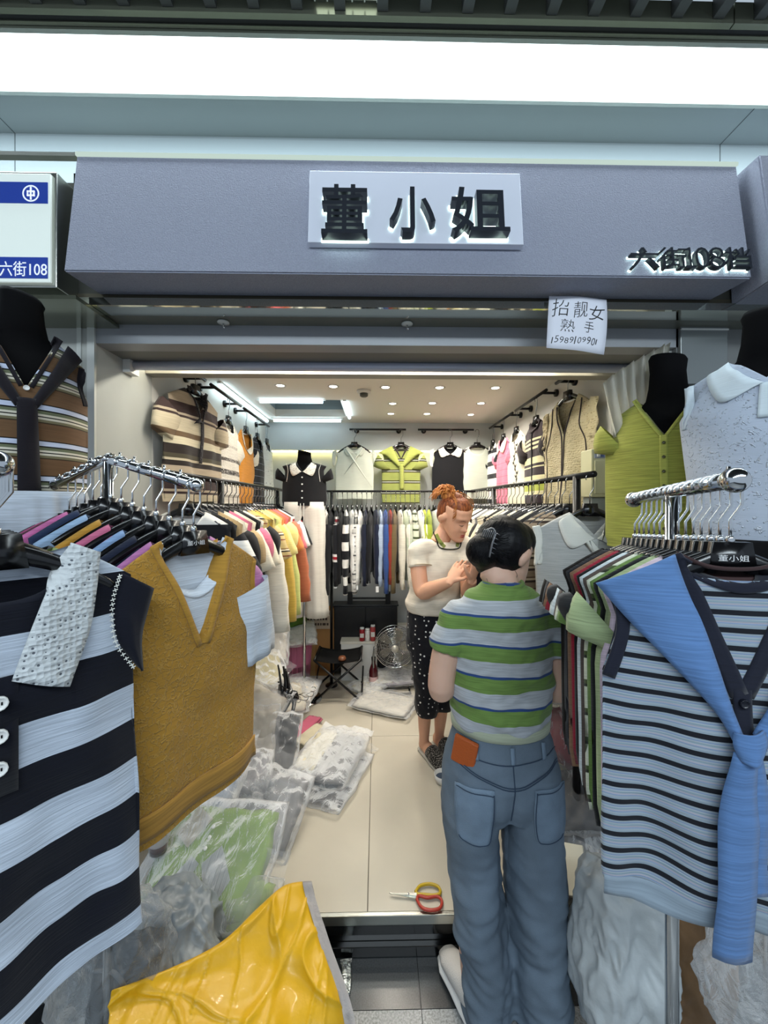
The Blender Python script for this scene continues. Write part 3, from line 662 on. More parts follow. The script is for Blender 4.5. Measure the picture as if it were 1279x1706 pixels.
IV = cloth('ivory_sheer', 'C6CBBE', slub=.08)
gg = base_g(sw=.165, cw=.17, hw=.165, L=.46, nf=.06, D=.03, fold=.007, neck='v', nw=.06)
o = wall_show(590, 'sheer white sleeveless top', 'sleeveless_blouse', gg, IV, 'sheer white sleeveless top with a small collar high on the back wall', 401)
bv = bvh_of(o); collar(o, .06, .065, .035, IV, bv, lift=.005)
for s in (-1, 1): ruled(o, 'shoulder_frill', [(s*.15,-.03),(s*.16,-.10),(s*.165,-.17)], [(s*.19,-.045),(s*.195,-.11),(s*.185,-.18)], IV, lift=.002, ruff=.004, bv=bv)
LIM = cloth('lime_bars', None, [(0,'8E9650'),(.36,'241A1C'),(.46,'C8CCB4'),(.52,'241A1C'),(.62,'8E9650')], .095, .2)
gg = base_g(sw=.165, cw=.17, hw=.17, L=.50, nf=.11, D=.035, fold=.006, neck='v', nw=.065, sleeve=CAP)
o = wall_show(668, 'lime and brown striped top', 'knitted_shirt', gg, LIM, 'lime and brown striped top with a lime knit tied round its neck, back wall', 402)
bv = bvh_of(o); LM = cloth('lime_plain', '979E52'); BRN = cloth('dark_brown', '2A2022')
band(o, 'neck_band', [(-.062,0),(-.03,-.055),(0,-.115),(.03,-.055),(.062,0)], .007, BRN, bv=bv, sm=False)
for s in (-1, 1): ruled(o, 'tied_scarf', [(s*.08,.0),(s*.05,-.07),(s*.008,-.165)], [(s*.20,-.06),(s*.12,-.10),(s*.02,-.19)], LM, lift=.012, bow=.008, bv=bv)
band(o, 'scarf_tail', [(.0,-.16),(.004,-.24),(.006,-.38)], .02, LM, lift=.014, bow=.01, bv=bv)
BK = cloth('black_knit', '0C0D12'); LACE = cloth('lace_white', 'E4E2DA', pat='lace', pcol='8E8C84', pscale=120, psize=.28)
gg = base_g(sw=.15, cw=.16, hw=.16, L=.46, nf=.07, D=.035, fold=.005, nw=.06)
o = wall_show(750, 'black top with white lace collar', 'sleeveless_blouse', gg, BK, 'black sleeveless top with white lace collar and frills on the back wall', 403)
bv = bvh_of(o); collar(o, .06, .07, .05, LACE, bv)
for s in (-1, 1): ruled(o, 'shoulder_frill', [(s*.14,-.02),(s*.15,-.10),(s*.155,-.18)], [(s*.175,-.035),(s*.178,-.11),(s*.172,-.18)], CREAMC, lift=.001, ruff=.005, bv=bv)
o = wall_show(795, 'plain ivory top at the back corner', 'sleeveless_blouse', base_g(sw=.15, cw=.15, hw=.15, L=.46, D=.03), IV, 'pale ivory top partly hidden behind the black lace-collared top', 404)
# left wall
BS = cloth('brown_bars', None, [(0,'B5A48C'),(.16,'3A2A28'),(.30,'B5A48C'),(.33,'3A2A28'),(.36,'C4B69A'),(.55,'6A543C'),(.62,'D0C4A6'),(.72,'2E2622'),(.84,'4C4636'),(.90,'C4B69A'),(.93,'2E2622')], .36, .93)
g1 = base_g(sw=.20, cw=.23, hw=.24, L=.55, nf=.11, neck='v', D=.06, fold=.018, sleeve=dict(SHORT, L=.13, h1=.075), nw=.08)
o = wall_show(0, 'brown banded polo on the left wall', 'polo_shirt', g1, BS, 'brown, taupe and cream banded polo with a dark lace tie on the left wall', 411, wall='left', Y=1.98, z=2.16, rz=-.16, nu=30)
bv = bvh_of(o); DL = cloth('dark_lace', '241E20', pat='lace', pcol='5A5048', pscale=90, psize=.2)
for s in (-1, 1): ruled(o, 'collar_tie', [(s*.085,.01),(s*.05,-.07),(s*.01,-.15)], [(s*.055,.01),(s*.025,-.08),(s*.0-.005,-.17)], DL, lift=.008, bv=bv)
band(o, 'tie_tail', [(0,-.15),(.004,-.25),(.0,-.36)], .012, DL, lift=.01, bv=bv)
CP = cloth('cream_fairisle', None, [(0,'DCD6CA'),(.30,'B9B2A6'),(.33,'DCD6CA'),(.46,'57504A'),(.50,'DCD6CA'),(.60,'3E3A38'),(.66,'DCD6CA'),(.9,'A69E92'),(.93,'DCD6CA')], .5, .0, pat='lace', pcol='E6E0D6', pscale=110, psize=.32)
o = wall_show(0, 'cream patterned top on the left wall', 'knitted_shirt', base_g(sw=.18, cw=.21, hw=.25, L=.55, nf=.07, fold=.012), CP, 'cream knit top with small dark pattern bands on the left wall', 412, wall='left', Y=2.42)
o = wall_show(0, 'orange vest on the left wall', 'knit_vest', base_g(sw=.17, cw=.185, hw=.17, L=.50, nf=.15, nw=.10, sleeve=dict(SHORT, L=.11), fold=.012), cloth('orange_knit', 'CF8A2E', bumps=.6), 'orange knit vest over a cream short-sleeved top on the left wall', 413, wall='left', Y=2.74, sleeve_m=cm('E6DFCF'))
bv = bvh_of(o); band(o, 'neck_band', [(-.10,.0),(-.085,-.10),(0,-.155),(.085,-.10),(.10,0)], .008, cm('E6DFCF'), bv=bv)
NV = cloth('navy_thin', None, [(0,'10131E'),(.9,'8E96A8'),(.95,'10131E')], .05)
o = wall_show(0, 'navy top on the left wall', 'knitted_shirt', base_g(sw=.17, cw=.18, hw=.18, L=.52, nf=.13, nw=.07, neck='v', fold=.01), NV, 'navy top with thin pale lines and white neckline on the left wall', 414, wall='left', Y=3.0)
o = wall_show(0, 'white flowered top in the left corner', 'knitted_shirt', base_g(sw=.17, cw=.18, hw=.18, L=.52, nf=.07, fold=.01), cloth('white_flower', 'DDE2E4', pat='flowers', pcol='7A8490', pscale=26, psize=.2), 'white top with small grey flowers at the back left corner', 415, wall='left', Y=3.26)
# right wall
o = wall_show(0, 'black and white banded top on the right wall', 'knitted_shirt', base_g(sw=.16, cw=.17, hw=.17, L=.50, sleeve=dict(SHORT, L=.07)), cloth('bw_wall', None, [(0,'E4E2DC'),(.42,'14151C'),(.8,'E4E2DC')], .105), 'black and white banded knit top at the back of the right wall', 421, wall='right', Y=3.28, sleeve_m=BK)
o = wall_show(0, 'pink top on the right wall', 'knitted_shirt', base_g(sw=.17, cw=.18, hw=.17, L=.50, sleeve=dict(SHORT, L=.08), neck='v', nf=.09), cloth('pink_line', None, [(0,'DB7890'),(.9,'8A2C46'),(.94,'DB7890')], .05), 'pink knit polo with thin dark lines and pale collar on the right wall', 422, wall='right', Y=3.0)
bv = bvh_of(o); collar(o, .075, .09, .04, cm('F0D8CE'), bv)
o = wall_show(0, 'cream embroidered top on the right wall', 'knitted_shirt', base_g(sw=.17, cw=.19, hw=.18, L=.54, nf=.07), cm('E6DDC2'), 'cream knit top with a dark embroidered vine on the right wall', 423, wall='right', Y=2.72)
bv = bvh_of(o); 
band(o, 'embroidered_vine', [(.03,-.07),(.05,-.14),(.02,-.22),(.06,-.30),(.04,-.38)], .002, BRN, bv=bv, lift=.002)
for i in range(14):
    a = i/13; x0 = .04+.02*math.sin(a*11); z0 = -.07-.31*a; s = 1 if i%2 else -1
    ruled(o, 'embroidered_leaf', [(x0, z0), (x0+s*.012, z0-.002), (x0+s*.026, z0+.006)], [(x0, z0-.002), (x0+s*.014, z0-.018), (x0+s*.027, z0+.004)], BRN, lift=.002, k=2, na=2, th=.001, bv=bv)
YB = cloth('yellow_brown_bars', None, [(0,'2A1C22'),(.20,'D8D0A4'),(.225,'2A1C22'),(.25,'D8D0A4'),(.275,'2A1C22'),(.30,'D8D0A4'),(.325,'2A1C22'),(.42,'D8D0A4'),(.50,'2A1C22'),(.53,'D8D0A4'),(.545,'2A1C22'),(.64,'D8D0A4'),(.70,'A8B048'),(.82,'D8D0A4'),(.86,'2A1C22'),(.97,'D8D0A4')], .52, .0)
o = wall_show(0, 'dark brown striped cardigan on the right wall', 'short_cardigan', base_g(sw=.17, cw=.19, hw=.19, L=.50, nf=.05, nw=.07, sleeve=dict(PUFF, L=.11)), YB, 'dark brown cardigan with cream and lime stripes and zip on the right wall', 424, wall='right', Y=2.38, sleeve_m=BRN)
bv = bvh_of(o); band(o, 'zip', [(0,-.05),(0,-.25),(0,-.49)], .006, BK, bv=bv); band(o, 'neck_band', [(-.07,.0),(-.05,-.04),(0,-.055),(.05,-.04),(.07,0)], .014, BRN, bv=bv)
CV = cloth('cream_open', 'C9BC96', pat='lace', pcol='A5976F', pscale=90, psize=.25)
o = wall_show(0, 'cream openwork vest on the right wall', 'knit_vest', base_g(sw=.18, cw=.21, hw=.22, L=.56, nf=.20, neck='v', nw=.085, fold=.02), CV, 'cream openwork vest with ruffled armholes and dark trim on the right wall', 425, wall='right', Y=1.98, z=2.14, rz=.14, nu=30)
bv = bvh_of(o)
for s in (-1, 1):
    band(o, 'dark_trim', [(s*.075,-.03),(s*.05,-.11),(s*.012,-.20),(s*.006,-.36),(s*.008,-.54)], .003, BRN, bv=bv, lift=.004)
    band(o, 'dark_trim', [(s*.12,-.03),(s*.12,-.16),(s*.16,-.26),(s*.15,-.40),(s*.16,-.54)], .0025, BRN, bv=bv, lift=.004)
    ruled(o, 'armhole_frill', [(s*.17,-.04),(s*.165,-.14),(s*.18,-.23)], [(s*.215,-.05),(s*.22,-.14),(s*.225,-.24)], CV, lift=.0, ruff=.008, na=6, bv=bv)
# ------------------------------------------------------------------ mannequins
def loft_rings(bm, rings, n=24, cap=True):
    """rings: (cx, cy, z, rx, ry)"""
    R = [[bm.verts.new((cx+rx*math.cos(k*2*math.pi/n), cy+ry*math.sin(k*2*math.pi/n), z)) for k in range(n)] for cx, cy, z, rx, ry in rings]
    for A, B in zip(R, R[1:]):
        for k in range(n): bm.faces.new((A[k], A[(k+1)%n], B[(k+1)%n], B[k]))
    if cap: bm.faces.new(R[0][::-1]); bm.faces.new(R[-1])
    return R
VEL = plain('black_velvet', '040406', .85, spec=.15)
def mannequin(loc, rz, label, stand=True, nh=.15, k=1.0, lean=.0, zfloor=0.0, base=True):
    """z=0 of the form at the shoulder line of its clothes"""
    e = empty('mannequin', (loc[0], loc[1], zfloor), rz, label, 'mannequin', None); dz = loc[2]-zfloor
    prof = [(0,0,-.56,.12,.07),(0,0,-.48,.13,.07),(0,0,-.40,.11,.06),(0,.0,-.30,.11,.06),(0,.0,-.20,.12,.062),(0,.0,-.12,.125,.052),(0,.005,-.07,.128,.045),(0,.01,-.035,.095,.030),(0,.01,.0,.066,.042),(0,0,.04,.056,.052),(0,0,.09,.052,.052),(0,0,nh-.012,.056,.056),(0,0,nh,.05,.05)]
    bm = bmesh.new(); loft_rings(bm, [(a*k, b*k-lean*max(0,c), c*k+dz, r*k, q*k) for a,b,c,r,q in prof], 28)
    for v in bm.verts:
        if v.co.z > dz+nh*.5*k: v.co.z += v.co.x*-.18*(v.co.z-dz-nh*.5*k)/(nh*.5*k)
    fin('torso_form', bm, VEL, e, True)
    if stand:
        bm = bmesh.new(); tube(bm, [(0,0,.01),(0,0,dz-.5*k)], .011, 12); fin('stand_pole', bm, CHROME, e, True)
        if base:
            bm = bmesh.new(); lathe(bm, [(.13,0),(.13,.006),(.02,.014)], n=28); fin('stand_base', bm, CHROME, e, True)
    return e
# back left mannequin, black polo top over wide white trousers
P = at(507, 770, 2.95); zsh = P.z+.0; mannequin((P.x, 2.95, zsh), 0, 'black dress form at the back left wearing a black top and white trousers', nh=.085, k=.9, zfloor=ZF)
g = base_g(sw=.165, cw=.165, hw=.17, L=.33, nf=.075, neck='v', D=.17, op=9, fold=.006, nw=.055, sleeve=dict(CAP, L=.04), drop=.03, arm=.16)
o = garment('polo_blouse', g, BK, (P.x, 2.95, zsh), 0, 431, 'black top with white scalloped collar on the back left dress form', 'top', None, 26, 20)
bv = bvh_of(o); collar(o, .058, .08, .045, LACE, bv, lift=.008)
for zz in (-.12,-.17,-.22,-.27): button(o, 0, zz, plain('pearl', 'E4E4E0', .2), .006, bv, holes=False)
for s in (-1, 1): band(o, 'shoulder_stitching', [(s*.13,-.01),(s*.115,-.07),(s*.125,-.15)], .0012, CREAMC, bv=bv, lift=.003)
bm = bmesh.new(); LT_ = .86; ztr = -.30
for s in (-1, 1):
    rings = []
    for i in range(15):
        t = i/14; cx = s*lerp(.055, .095, t**.8); rx = lerp(.095, .082, min(1, t*2)) if t < .5 else lerp(.082, .088, (t-.5)*2); R = []
        for q in range(32):
            a = q*2*math.pi/32; pl_ = 1+.05*math.sin(q*math.pi/2+s)*min(1, t*4+.2)
            R.append(bm.verts.new((cx+rx*pl_*math.cos(a), .085*pl_*math.sin(a)*(.9 if t > .1 else 1), ztr-LT_*t)))
        rings.append(R)
    for A, B in zip(rings, rings[1:]):
        for q in range(32): bm.faces.new((A[q], A[(q+1)%32], B[(q+1)%32], B[q]))
tr = fin('wide_trousers', bm, cloth('linen_white', 'D8D2C6', slub=.1, rib=200), None, True); tr.location = (P.x, 2.95, zsh); tag(tr, 'wide cream pleated trousers hanging under the black back-left top', 'trousers')
tr.modifiers.new('s', 'SOLIDIFY').thickness = .002
bm = bmesh.new()
for s in (-1, 1): tube(bm, [(s*.012,-.092,-.31),(s*.014,-.098,-.38),(s*.008,-.100,-.52)], .002, 5)
fin('drawstring', bm, CREAMC, tr, True)
# left front mannequin, brown striped
P = at(36, 556, 1.14); mannequin((P.x, 1.14, P.z), .82, 'black velvet dress form by the left jamb in a brown striped knit', nh=.115, k=.92)
BRS = cloth('brown_stripe', None, [(0,'6E5238'),(.40,'14120F'),(.43,'C9D2E8'),(.56,'14120F'),(.60,'6C7258'),(.68,'DCD6C4'),(.74,'14120F'),(.77,'DCD6C4'),(.83,'7A7458'),(.90,'3C3020'),(.93,'6E5238')], .098, .28, slub=.14)
g = base_g(sw=.145, cw=.155, hw=.152, L=.50, nf=.17, neck='v', D=.18, op=9, fold=.014, nw=.075, drop=.06, arm=.17, bust=.12, fq=9)
o = garment('knit_vest', g, BRS, (P.x, 1.14, P.z-.005), .82, 441, 'brown, white and blue striped vest on the left dress form with dark scarf tie', 'vest', None, 44, 40)
bv = bvh_of(o); DK = cloth('dark_knit', '17131A', slub=.1)
for s in (-1, 1):
    band(o, 'neck_band', [(s*.078,.004),(s*.045,-.075),(s*.006,-.165)], .010, DK, bv=bv, lift=.003)
    ruled(o, 'scarf', [(s*.098,-.012),(s*.065,-.09),(s*.012,-.20)], [(s*.135,-.045),(s*.085,-.125),(s*.022,-.225)], DK, lift=.008, bow=.006, bv=bv)
    band(o, 'armhole_band', [(s*.138,-.06),(s*.132,-.12),(s*.146,-.18)], .007, DK, bv=bv, lift=.003)
band(o, 'scarf_tail', [(0,-.20),(.004,-.30),(.008,-.44),(.01,-.50)], lambda t: .020+.007*t, DK, lift=.012, bow=.006, bv=bv)
band(o, 'scarf_tail', [(.004,-.36),(.010,-.46),(.014,-.555)], .018, DK, lift=.010, bow=.004, bv=bv)
button(o, .0, -.172, plain('pearl', 'E4E4E0', .2), .007, bv, .010, False)
SK = cloth('white_gauze', 'B9C1CC', slub=.25)
bm = bmesh.new(); rings = []
for i in range(22):
    t = i/21; R = []
    for q in range(120):
        a = q*2*math.pi/120; pl_ = 1+(.02+.05*t)*math.sin(q*math.pi/3+.8*math.sin(q*.3))+.03*N3(q*.2, t*2)
        R.append(bm.verts.new((lerp(.165,.235,t**.7)*pl_*math.cos(a), lerp(.12,.19,t)*pl_*math.sin(a), -.455-.62*t)))
    rings.append(R)
for A, B in zip(rings, rings[1:]):
    for q in range(120): bm.faces.new((A[q], A[(q+1)%120], B[(q+1)%120], B[q]))
o = fin('gathered_skirt', bm, SK, None, True); o.location = (P.x, 1.14, P.z); tag(o, 'pale grey gathered skirt below the brown striped vest', 'skirt'); o.modifiers.new('s','SOLIDIFY').thickness = .002
bm = bmesh.new(); tube(bm, smoothpath([(-.02,-.15,-.46),(.03,-.175,-.52),(.05,-.18,-.50),(.055,-.18,-.62)], 5), .004, 6); fin('cord_belt', bm, CREAMC, o, True)
# right front mannequins
P = at(1112, 664, 1.27); mannequin((P.x, 1.27, P.z), -.78, 'black velvet dress form on the right wearing the lime cardigan', nh=.145, k=.95)
LG = cloth('lime_cardigan', 'A0A44A', slub=.34)
g = base_g(sw=.165, cw=.185, hw=.185, L=.50, nf=.13, neck='v', D=.15, op=9, fold=.008, nw=.085, drop=.05, arm=.17, sleeve=dict(L=.05, a=40, h0=.085, h1=.06, bend=40, k=3, th=.05), bust=.1, fq=10)
o = garment('short_cardigan', g, LG, (P.x, 1.27, P.z), -.78, 451, 'lime green slub cardigan with small buttons on a right dress form', 'cardigan', None, 40, 34)
bv = bvh_of(o); LG2 = cloth('lime_rib', 'A6AA52', slub=.2)
for s in (-1, 1): band(o, 'neck_band', [(s*.088,.004),(s*.05,-.062),(s*.004,-.132)], .007, LG2, bv=bv, lift=.003)
band(o, 'placket', [(0,-.13),(.002,-.32),(0,-.49)], .011, LG2, bv=bv, lift=.003)
for i in range(8): button(o, .002, -.155-.045*i, plain('olive_button', '4A4A22', .3), .0048, bv, .007, False)
P = at(1280, 592, .98); mannequin((P.x, .98, P.z), -.84, 'black velvet dress form at the right edge wearing the white floral top', nh=.115, k=.95)
WE = cloth('white_floral', 'B6C0D0', pat='embroidery', pcol='E8EEF8', pscale=75, slub=.05)
g = base_g(sw=.155, cw=.185, hw=.15, L=.50, nf=.07, neck='v', D=.15, op=9, fold=.006, nw=.075, drop=.045, arm=.15, bust=.1, hemw=.01, rib=.05)
o = garment('sleeveless_blouse', g, WE, (P.x, .98, P.z), -.84, 461, 'white raised-floral sleeveless top with a polo collar at the right edge', 'top', None, 44, 40)
bv = bvh_of(o); WC = cloth('pale_collar', 'CFDBE2', slub=.06); collar(o, .075, .085, .050, WC, bv, lift=.006)
band(o, 'placket', [(.0,-.085),(-.004,-.17)], .012, WC, bv=bv, lift=.004)
for s in (-1, 1): ruled(o, 'armhole_frill', [(s*.15,-.045),(s*.148,-.10),(s*.165,-.17)], [(s*.172,-.05),(s*.168,-.10),(s*.178,-.17)], WC, lift=.0, ruff=.003, bv=bv)
bm = bmesh.new(); loft_rings(bm, [(0,0,-.47,.150,.11),(0,0,-.55,.165,.12),(0,0,-.75,.18,.13),(0,0,-1.0,.2,.14)], 32)
o = fin('black_skirt', bm, VEL, None, True); o.location = (P.x, .98, P.z); tag(o, 'plain black skirt below the white floral top', 'skirt')
# ================================================================== the two near racks
def near_rack(name, pts, posts, label, ball=None, studs=None):
    e = empty(name, (posts[0][0], posts[0][1], 0), 0, label, 'garment rack'); o = e.location
    bm = bmesh.new(); tube(bm, [Vector(p)-o for p in pts], .0125, 16); fin('top_bar', bm, CHROME, e, True)
    for x, y, zt in posts:
        bm = bmesh.new(); tube(bm, [Vector((x,y,0))-o, Vector((x,y,zt))-o], .0125, 16); fin('post', bm, CHROME, e, True)
    for end in (pts[0], pts[-1]):
        bm = bmesh.new(); bmesh.ops.create_uvsphere(bm, u_segments=20, v_segments=12, radius=ball or .0145); p = fin('end_ball', bm, CHROME, e, True); p.location = Vector(end)-o
    for q in studs or []:
        bm = bmesh.new(); tube(bm, [(0,0,.008),(0,0,.024)], .003, 8); p = fin('stud', bm, CHROME, e, True); p.location = Vector(q)-o
    return e
def on_line(a, b, t): return lerp_v(Vector(a), Vector(b), t)
# ---- left rack: an inverted V of two falling arms
C = Vector((-.68, 1.0, 1.715)); A = Vector((-.385, .84, 1.640)); B = Vector((-.93, 1.14, 1.655))
rk = near_rack('waterfall_rack', [A, C, B], [(C.x, C.y, C.z)], 'chrome rack with two sloping arms left of the shop opening', studs=[on_line(C, A, t) for t in (.15,.33,.5,.67,.84)]+[on_line(C, B, t) for t in (.3,.6,.9)])
bm = bmesh.new(); 
for d in ((.3,0),(-.3,0),(0,.3),(0,-.3)): tube(bm, [(0,0,.02),(d[0],d[1],.02)], .012, 8)
fin('foot_frame', bm, CHROME, rk, True)
RZ = math.radians(62)
LK = [('lilac pink','B070A4','p'),('navy','1A2238','s'),('sky blue','86A4CC','p'),('rose pink','C86A8C','s'),('mustard yellow','B98A34','p'),('pale denim blue','98B4D4','p'),('navy blue','22304E','s'),('bubblegum pink','C46AA0','p'),('dark plum','4E2434','s'),('black','101014','p'),('magenta','A8487C','s'),('charcoal','24242A','s'),('dark green','2C3A2C','s')]
NRG = 'tops hanging on the left chrome rack'
for i, (word, col, kind) in enumerate(LK):
    t = (i+1)/7.2
    p = on_line(A, C, t) if t <= 1 else on_line(C, B, (t-1)*1.05)
    z = p.z+.0125-.150; rz = RZ+rnd.uniform(-.08, .08)
    hanger((p.x, p.y, z), rz, f'broad black hanger with chrome hook, {ORD[i+1]} behind the mustard vest on the left rack', 'broad hangers on the left chrome rack', True)
    g = base_g(sw=.17, cw=.175, hw=.17, L=.48+.05*rnd.random(), D=.04, drop=.060, sleeve=dict({'s':SHORT,'p':PUFF}[kind], L=.09), fold=.010)
    garment('knitted_shirt', g, cm(col, slub=.25, bumps=.5), (p.x, p.y, z+.012), rz, 500+i, f'{word} knit top, {ORD[i]} behind the mustard vest on the left chrome rack', 'top', NRG, 20, 16)
# mustard V-neck vest over a white tee
z = A.z+.0125-.150; p = on_line(C, A, .97)
mh = hanger((p.x, p.y, z), RZ, 'broad black hanger with chrome hook holding the mustard vest', 'broad hangers on the left chrome rack', True)
MU = cloth('mustard_jacquard', 'AC7F30', pat='jacquard', pcol='BC9348', pscale=58, slub=.12, bumps=.5, relief=.6); MR = cloth('mustard_rib', 'B08434', slub=.2)
g = base_g(sw=.180, cw=.182, hw=.165, L=.56, nf=.21, nw=.085, neck='v', D=.06, drop=.06, fold=.013, fq=9, rib=.05, arm=.19)
o = garment('knit_vest', g, MU, (p.x, p.y, z+.016), RZ, 521, 'mustard yellow patterned V-neck vest over a white tee on the left rack', 'vest', None, 50, 56)
bv = bvh_of(o)
for s in (-1, 1):
    band(o, 'neck_band', [(s*.089,.004),(s*.052,-.085),(s*.004,-.212)], .012, MR, bv=bv, lift=.003)
    band(o, 'armhole_band', [(s*.172,-.062),(s*.164,-.12),(s*.174,-.19)], .006, MR, bv=bv, lift=.002)
ruled(o, 'ribbed_hem', [(-.163,-.495),(-.08,-.497),(0,-.495),(.08,-.497),(.163,-.495)], [(-.162,-.543),(-.08,-.545),(0,-.543),(.08,-.545),(.162,-.543)], cloth('mustard_vrib', 'AC8038', slub=.3, axis='X'), bv=bv, lift=.002, k=8)
WT = cloth('white_slub', 'D6DEE8', slub=.2, bumps=.5)
g2 = base_g(sw=.165, cw=.150, hw=.13, L=.36, nf=.105, nw=.078, neck='u', D=.03, drop=.058, fold=.003, rib=.0, sleeve=dict(SHORT, L=.19, a=74, h0=.075, h1=.055, bend=8, th=.03, k=8))
bm = garment_bm(g2, 40, 24, 3)
sleeve_bm(bm, g2, 1, 20, 3)
u_ = fin('white_undershirt', bm, WT, o, True); u_['label'] = 'white short-sleeved tee inside the vest'
band(u_, 'neck_rib', [(-.080,.003),(-.062,-.07),(0,-.110),(.062,-.07),(.080,.003)], .008, WT, lift=.002)
ruled(o, 'back_neck', [(-.078,.0),(-.04,-.012),(0,-.018),(.04,-.012),(.078,.0)], [(-.075,-.14),(-.04,-.15),(0,-.15),(.04,-.15),(.075,-.14)], MR, lift=-.032)
# ---- right rack arm
E0 = Vector((.565, .615, 1.637)); E1 = Vector((.655, .985, 1.612)); dr = (E1-E0).normalized()
rk = near_rack('arm_rack', [E0-dr*.012, E1], [(.612, .80, 1.62)], 'chrome rack with a single arm at the right carrying striped knitwear', ball=.020, studs=[E0+dr*.004])
bm = bmesh.new()
for d in ((.25,.05),(-.05,.25),(-.25,-.05),(.05,-.25)): tube(bm, [(0,0,.02),(d[0],d[1],.02)], .012, 8)
fin('foot_frame', bm, CHROME, rk, True)
RZ2 = math.radians(-13)
CK = [('navy','1C2233','s'),('pink and white mesh','D8C4D2','c'),('sage green mesh','A8B88A','c'),('black','121418','p'),('green','6E8C48','s'),('white and green','stripe_green','s'),('taupe and black','5A4E48','s'),('white','D8E2E6','s'),('black rib','0E0F12','p'),('red and white','A02438','s'),('tan','8C6A50','s'),('dark navy','12141E','s'),('charcoal','26262A','s'),('black-brown','1A1410','s')]
for i, (word, col, kind) in enumerate(CK):
    t = (i+1)/14.2; p = on_line(E0, E1, t); z = p.z+.0125-.150; rz = RZ2+rnd.uniform(-.05, .06)
    hanger((p.x, p.y, z), rz, f'broad black hanger with chrome hook, {ORD[i+1]} from the front on the right chrome rack', 'broad hangers on the right chrome rack', True)
    m = STN[col] if col in STN else cm(col, slub=.25, bumps=.5)
    g = base_g(sw=.17, cw=.175, hw=.17, L=.50+.04*rnd.random(), D=.025, drop=.060, sleeve=None if i < 2 else dict({'s':SHORT,'p':PUFF,'c':CAP}[kind], L=.035), fold=.007)
    o = garment('knitted_shirt', g, m, (p.x, p.y, z+.012), rz, 560+i, f'{word} knit top, {ORD[i]} behind the blue striped vest on the right rack', 'top', 'tops hanging on the right chrome rack', 20, 16)
p = E0; z = p.z+.0125-.150
hg = hanger((p.x, p.y, z), RZ2, 'broad black hanger holding the blue striped vest with the tied scarf', 'broad hangers on the right chrome rack', True)
def hanger_print(loc, rz, parent=None):
    me = fit_mesh(text_mesh('董小姐', .02, .0002, .0), -.021, .021, .006, .016)
    t = link('print', me, plain('print_white', 'D8D8D8', .5), parent); t.location = (0, -.0088, .004); return t
hanger_print(None, 0, hg); hanger_print(None, 0, mh)
BS2 = cloth('blue_stripes', None, [(0,'939FAA'),(.10,'7488AA'),(.15,'9CA7B0'),(.24,'8599A2'),(.32,'A2A3AE'),(.43,'788EB0'),(.48,'98A4AE'),(.60,'8C9AA4'),(.70,'14161E')], .0275, 0, slub=.12, bumps=.5)
NB = cloth('navy_band', '1A1D2B', slub=.15); SB = cloth('sky_scarf', '5C80B2', slub=.22, bumps=.5)
g = base_g(sw=.168, cw=.188, hw=.190, L=.565, nf=.03, nw=.082, neck='u', D=.055, drop=.06, fold=.017, fq=22, rib=.03, arm=.20)
o = garment('knit_vest', g, BS2, (p.x, p.y, z+.012), RZ2, 601, 'blue and white vest with navy stripes, navy placket and sky-blue tied scarf', 'vest', None, 70, 76)
bv = bvh_of(o)
for s in (-1, 1):
    band(o, 'neck_band', [(s*.088,.006),(s*.052,-.085),(s*.004,-.205)], .0125, NB, bv=bv, lift=.003)
    band(o, 'armhole_band', [(s*.163,-.055),(s*.158,-.12),(s*.180,-.20)], .010, NB, bv=bv, lift=.003)
band(o, 'placket', [(0,-.195),(.001,-.33),(.0,-.46),(.0,-.560)], .0125, NB, bv=bv, lift=.0035)
for i in range(5): button(o, 0, -.215-.082*i, plain('navy_button', '14161F', .25), .0068, bv, .0085)
ruled(o, 'pale_hem', [(-.186,-.535),(-.09,-.537),(0,-.535),(.09,-.537),(.186,-.535)], [(-.186,-.568),(-.09,-.570),(0,-.568),(.09,-.570),(.186,-.568)], cloth('pale_rib', '8C9AA6'), bv=bv, lift=.001, k=8)
ruled(o, 'scarf', [(-.085,.008),(-.068,-.06),(-.048,-.12),(-.020,-.215),(-.005,-.262)], [(-.200,-.045),(-.150,-.105),(-.105,-.155),(-.045,-.225),(-.022,-.268)], SB, bv=bv, lift=.010, bow=.010, na=10, label='sky-blue knit draped over the left shoulder')
ruled(o, 'scarf', [(.085,.006),(.085,-.06),(.068,-.13),(.030,-.215),(.006,-.255)], [(.200,-.045),(.160,-.105),(.115,-.160),(.052,-.235),(.014,-.278)], SB, bv=bv, lift=.012, bow=.009, na=10)
ruled(o, 'knot', [(-.026,-.250),(-.028,-.268),(-.020,-.290)], [(.018,-.246),(.022,-.266),(.010,-.292)], SB, bv=bv, lift=.020, bow=.012, na=8)
band(o, 'scarf_tail', [(-.010,-.280),(-.016,-.36),(-.016,-.46),(-.020,-.60)], lambda t: .016+.012*min(1, t*2.2), SB, bv=bv, lift=.016, bow=.007)
band(o, 'scarf_tail', [(.004,-.280),(.008,-.34),(.004,-.43),(.006,-.50)], lambda t: .012+.012*min(1, t*2), SB, bv=bv, lift=.010, bow=.004)
band(o, 'neck_band', [(-.08,-.004),(-.04,-.030),(0,-.040),(.04,-.030),(.08,-.004)], .008, NB, bv=bv, lift=.003)
ruled(o, 'back_neck', [(-.078,.012),(-.04,-.006),(0,-.010),(.04,-.006),(.078,.012)], [(-.075,-.012),(-.04,-.028),(0,-.032),(.04,-.028),(.075,-.012)], cloth('brown_facing', '3E2C2C'), bv=bv, lift=-.010)
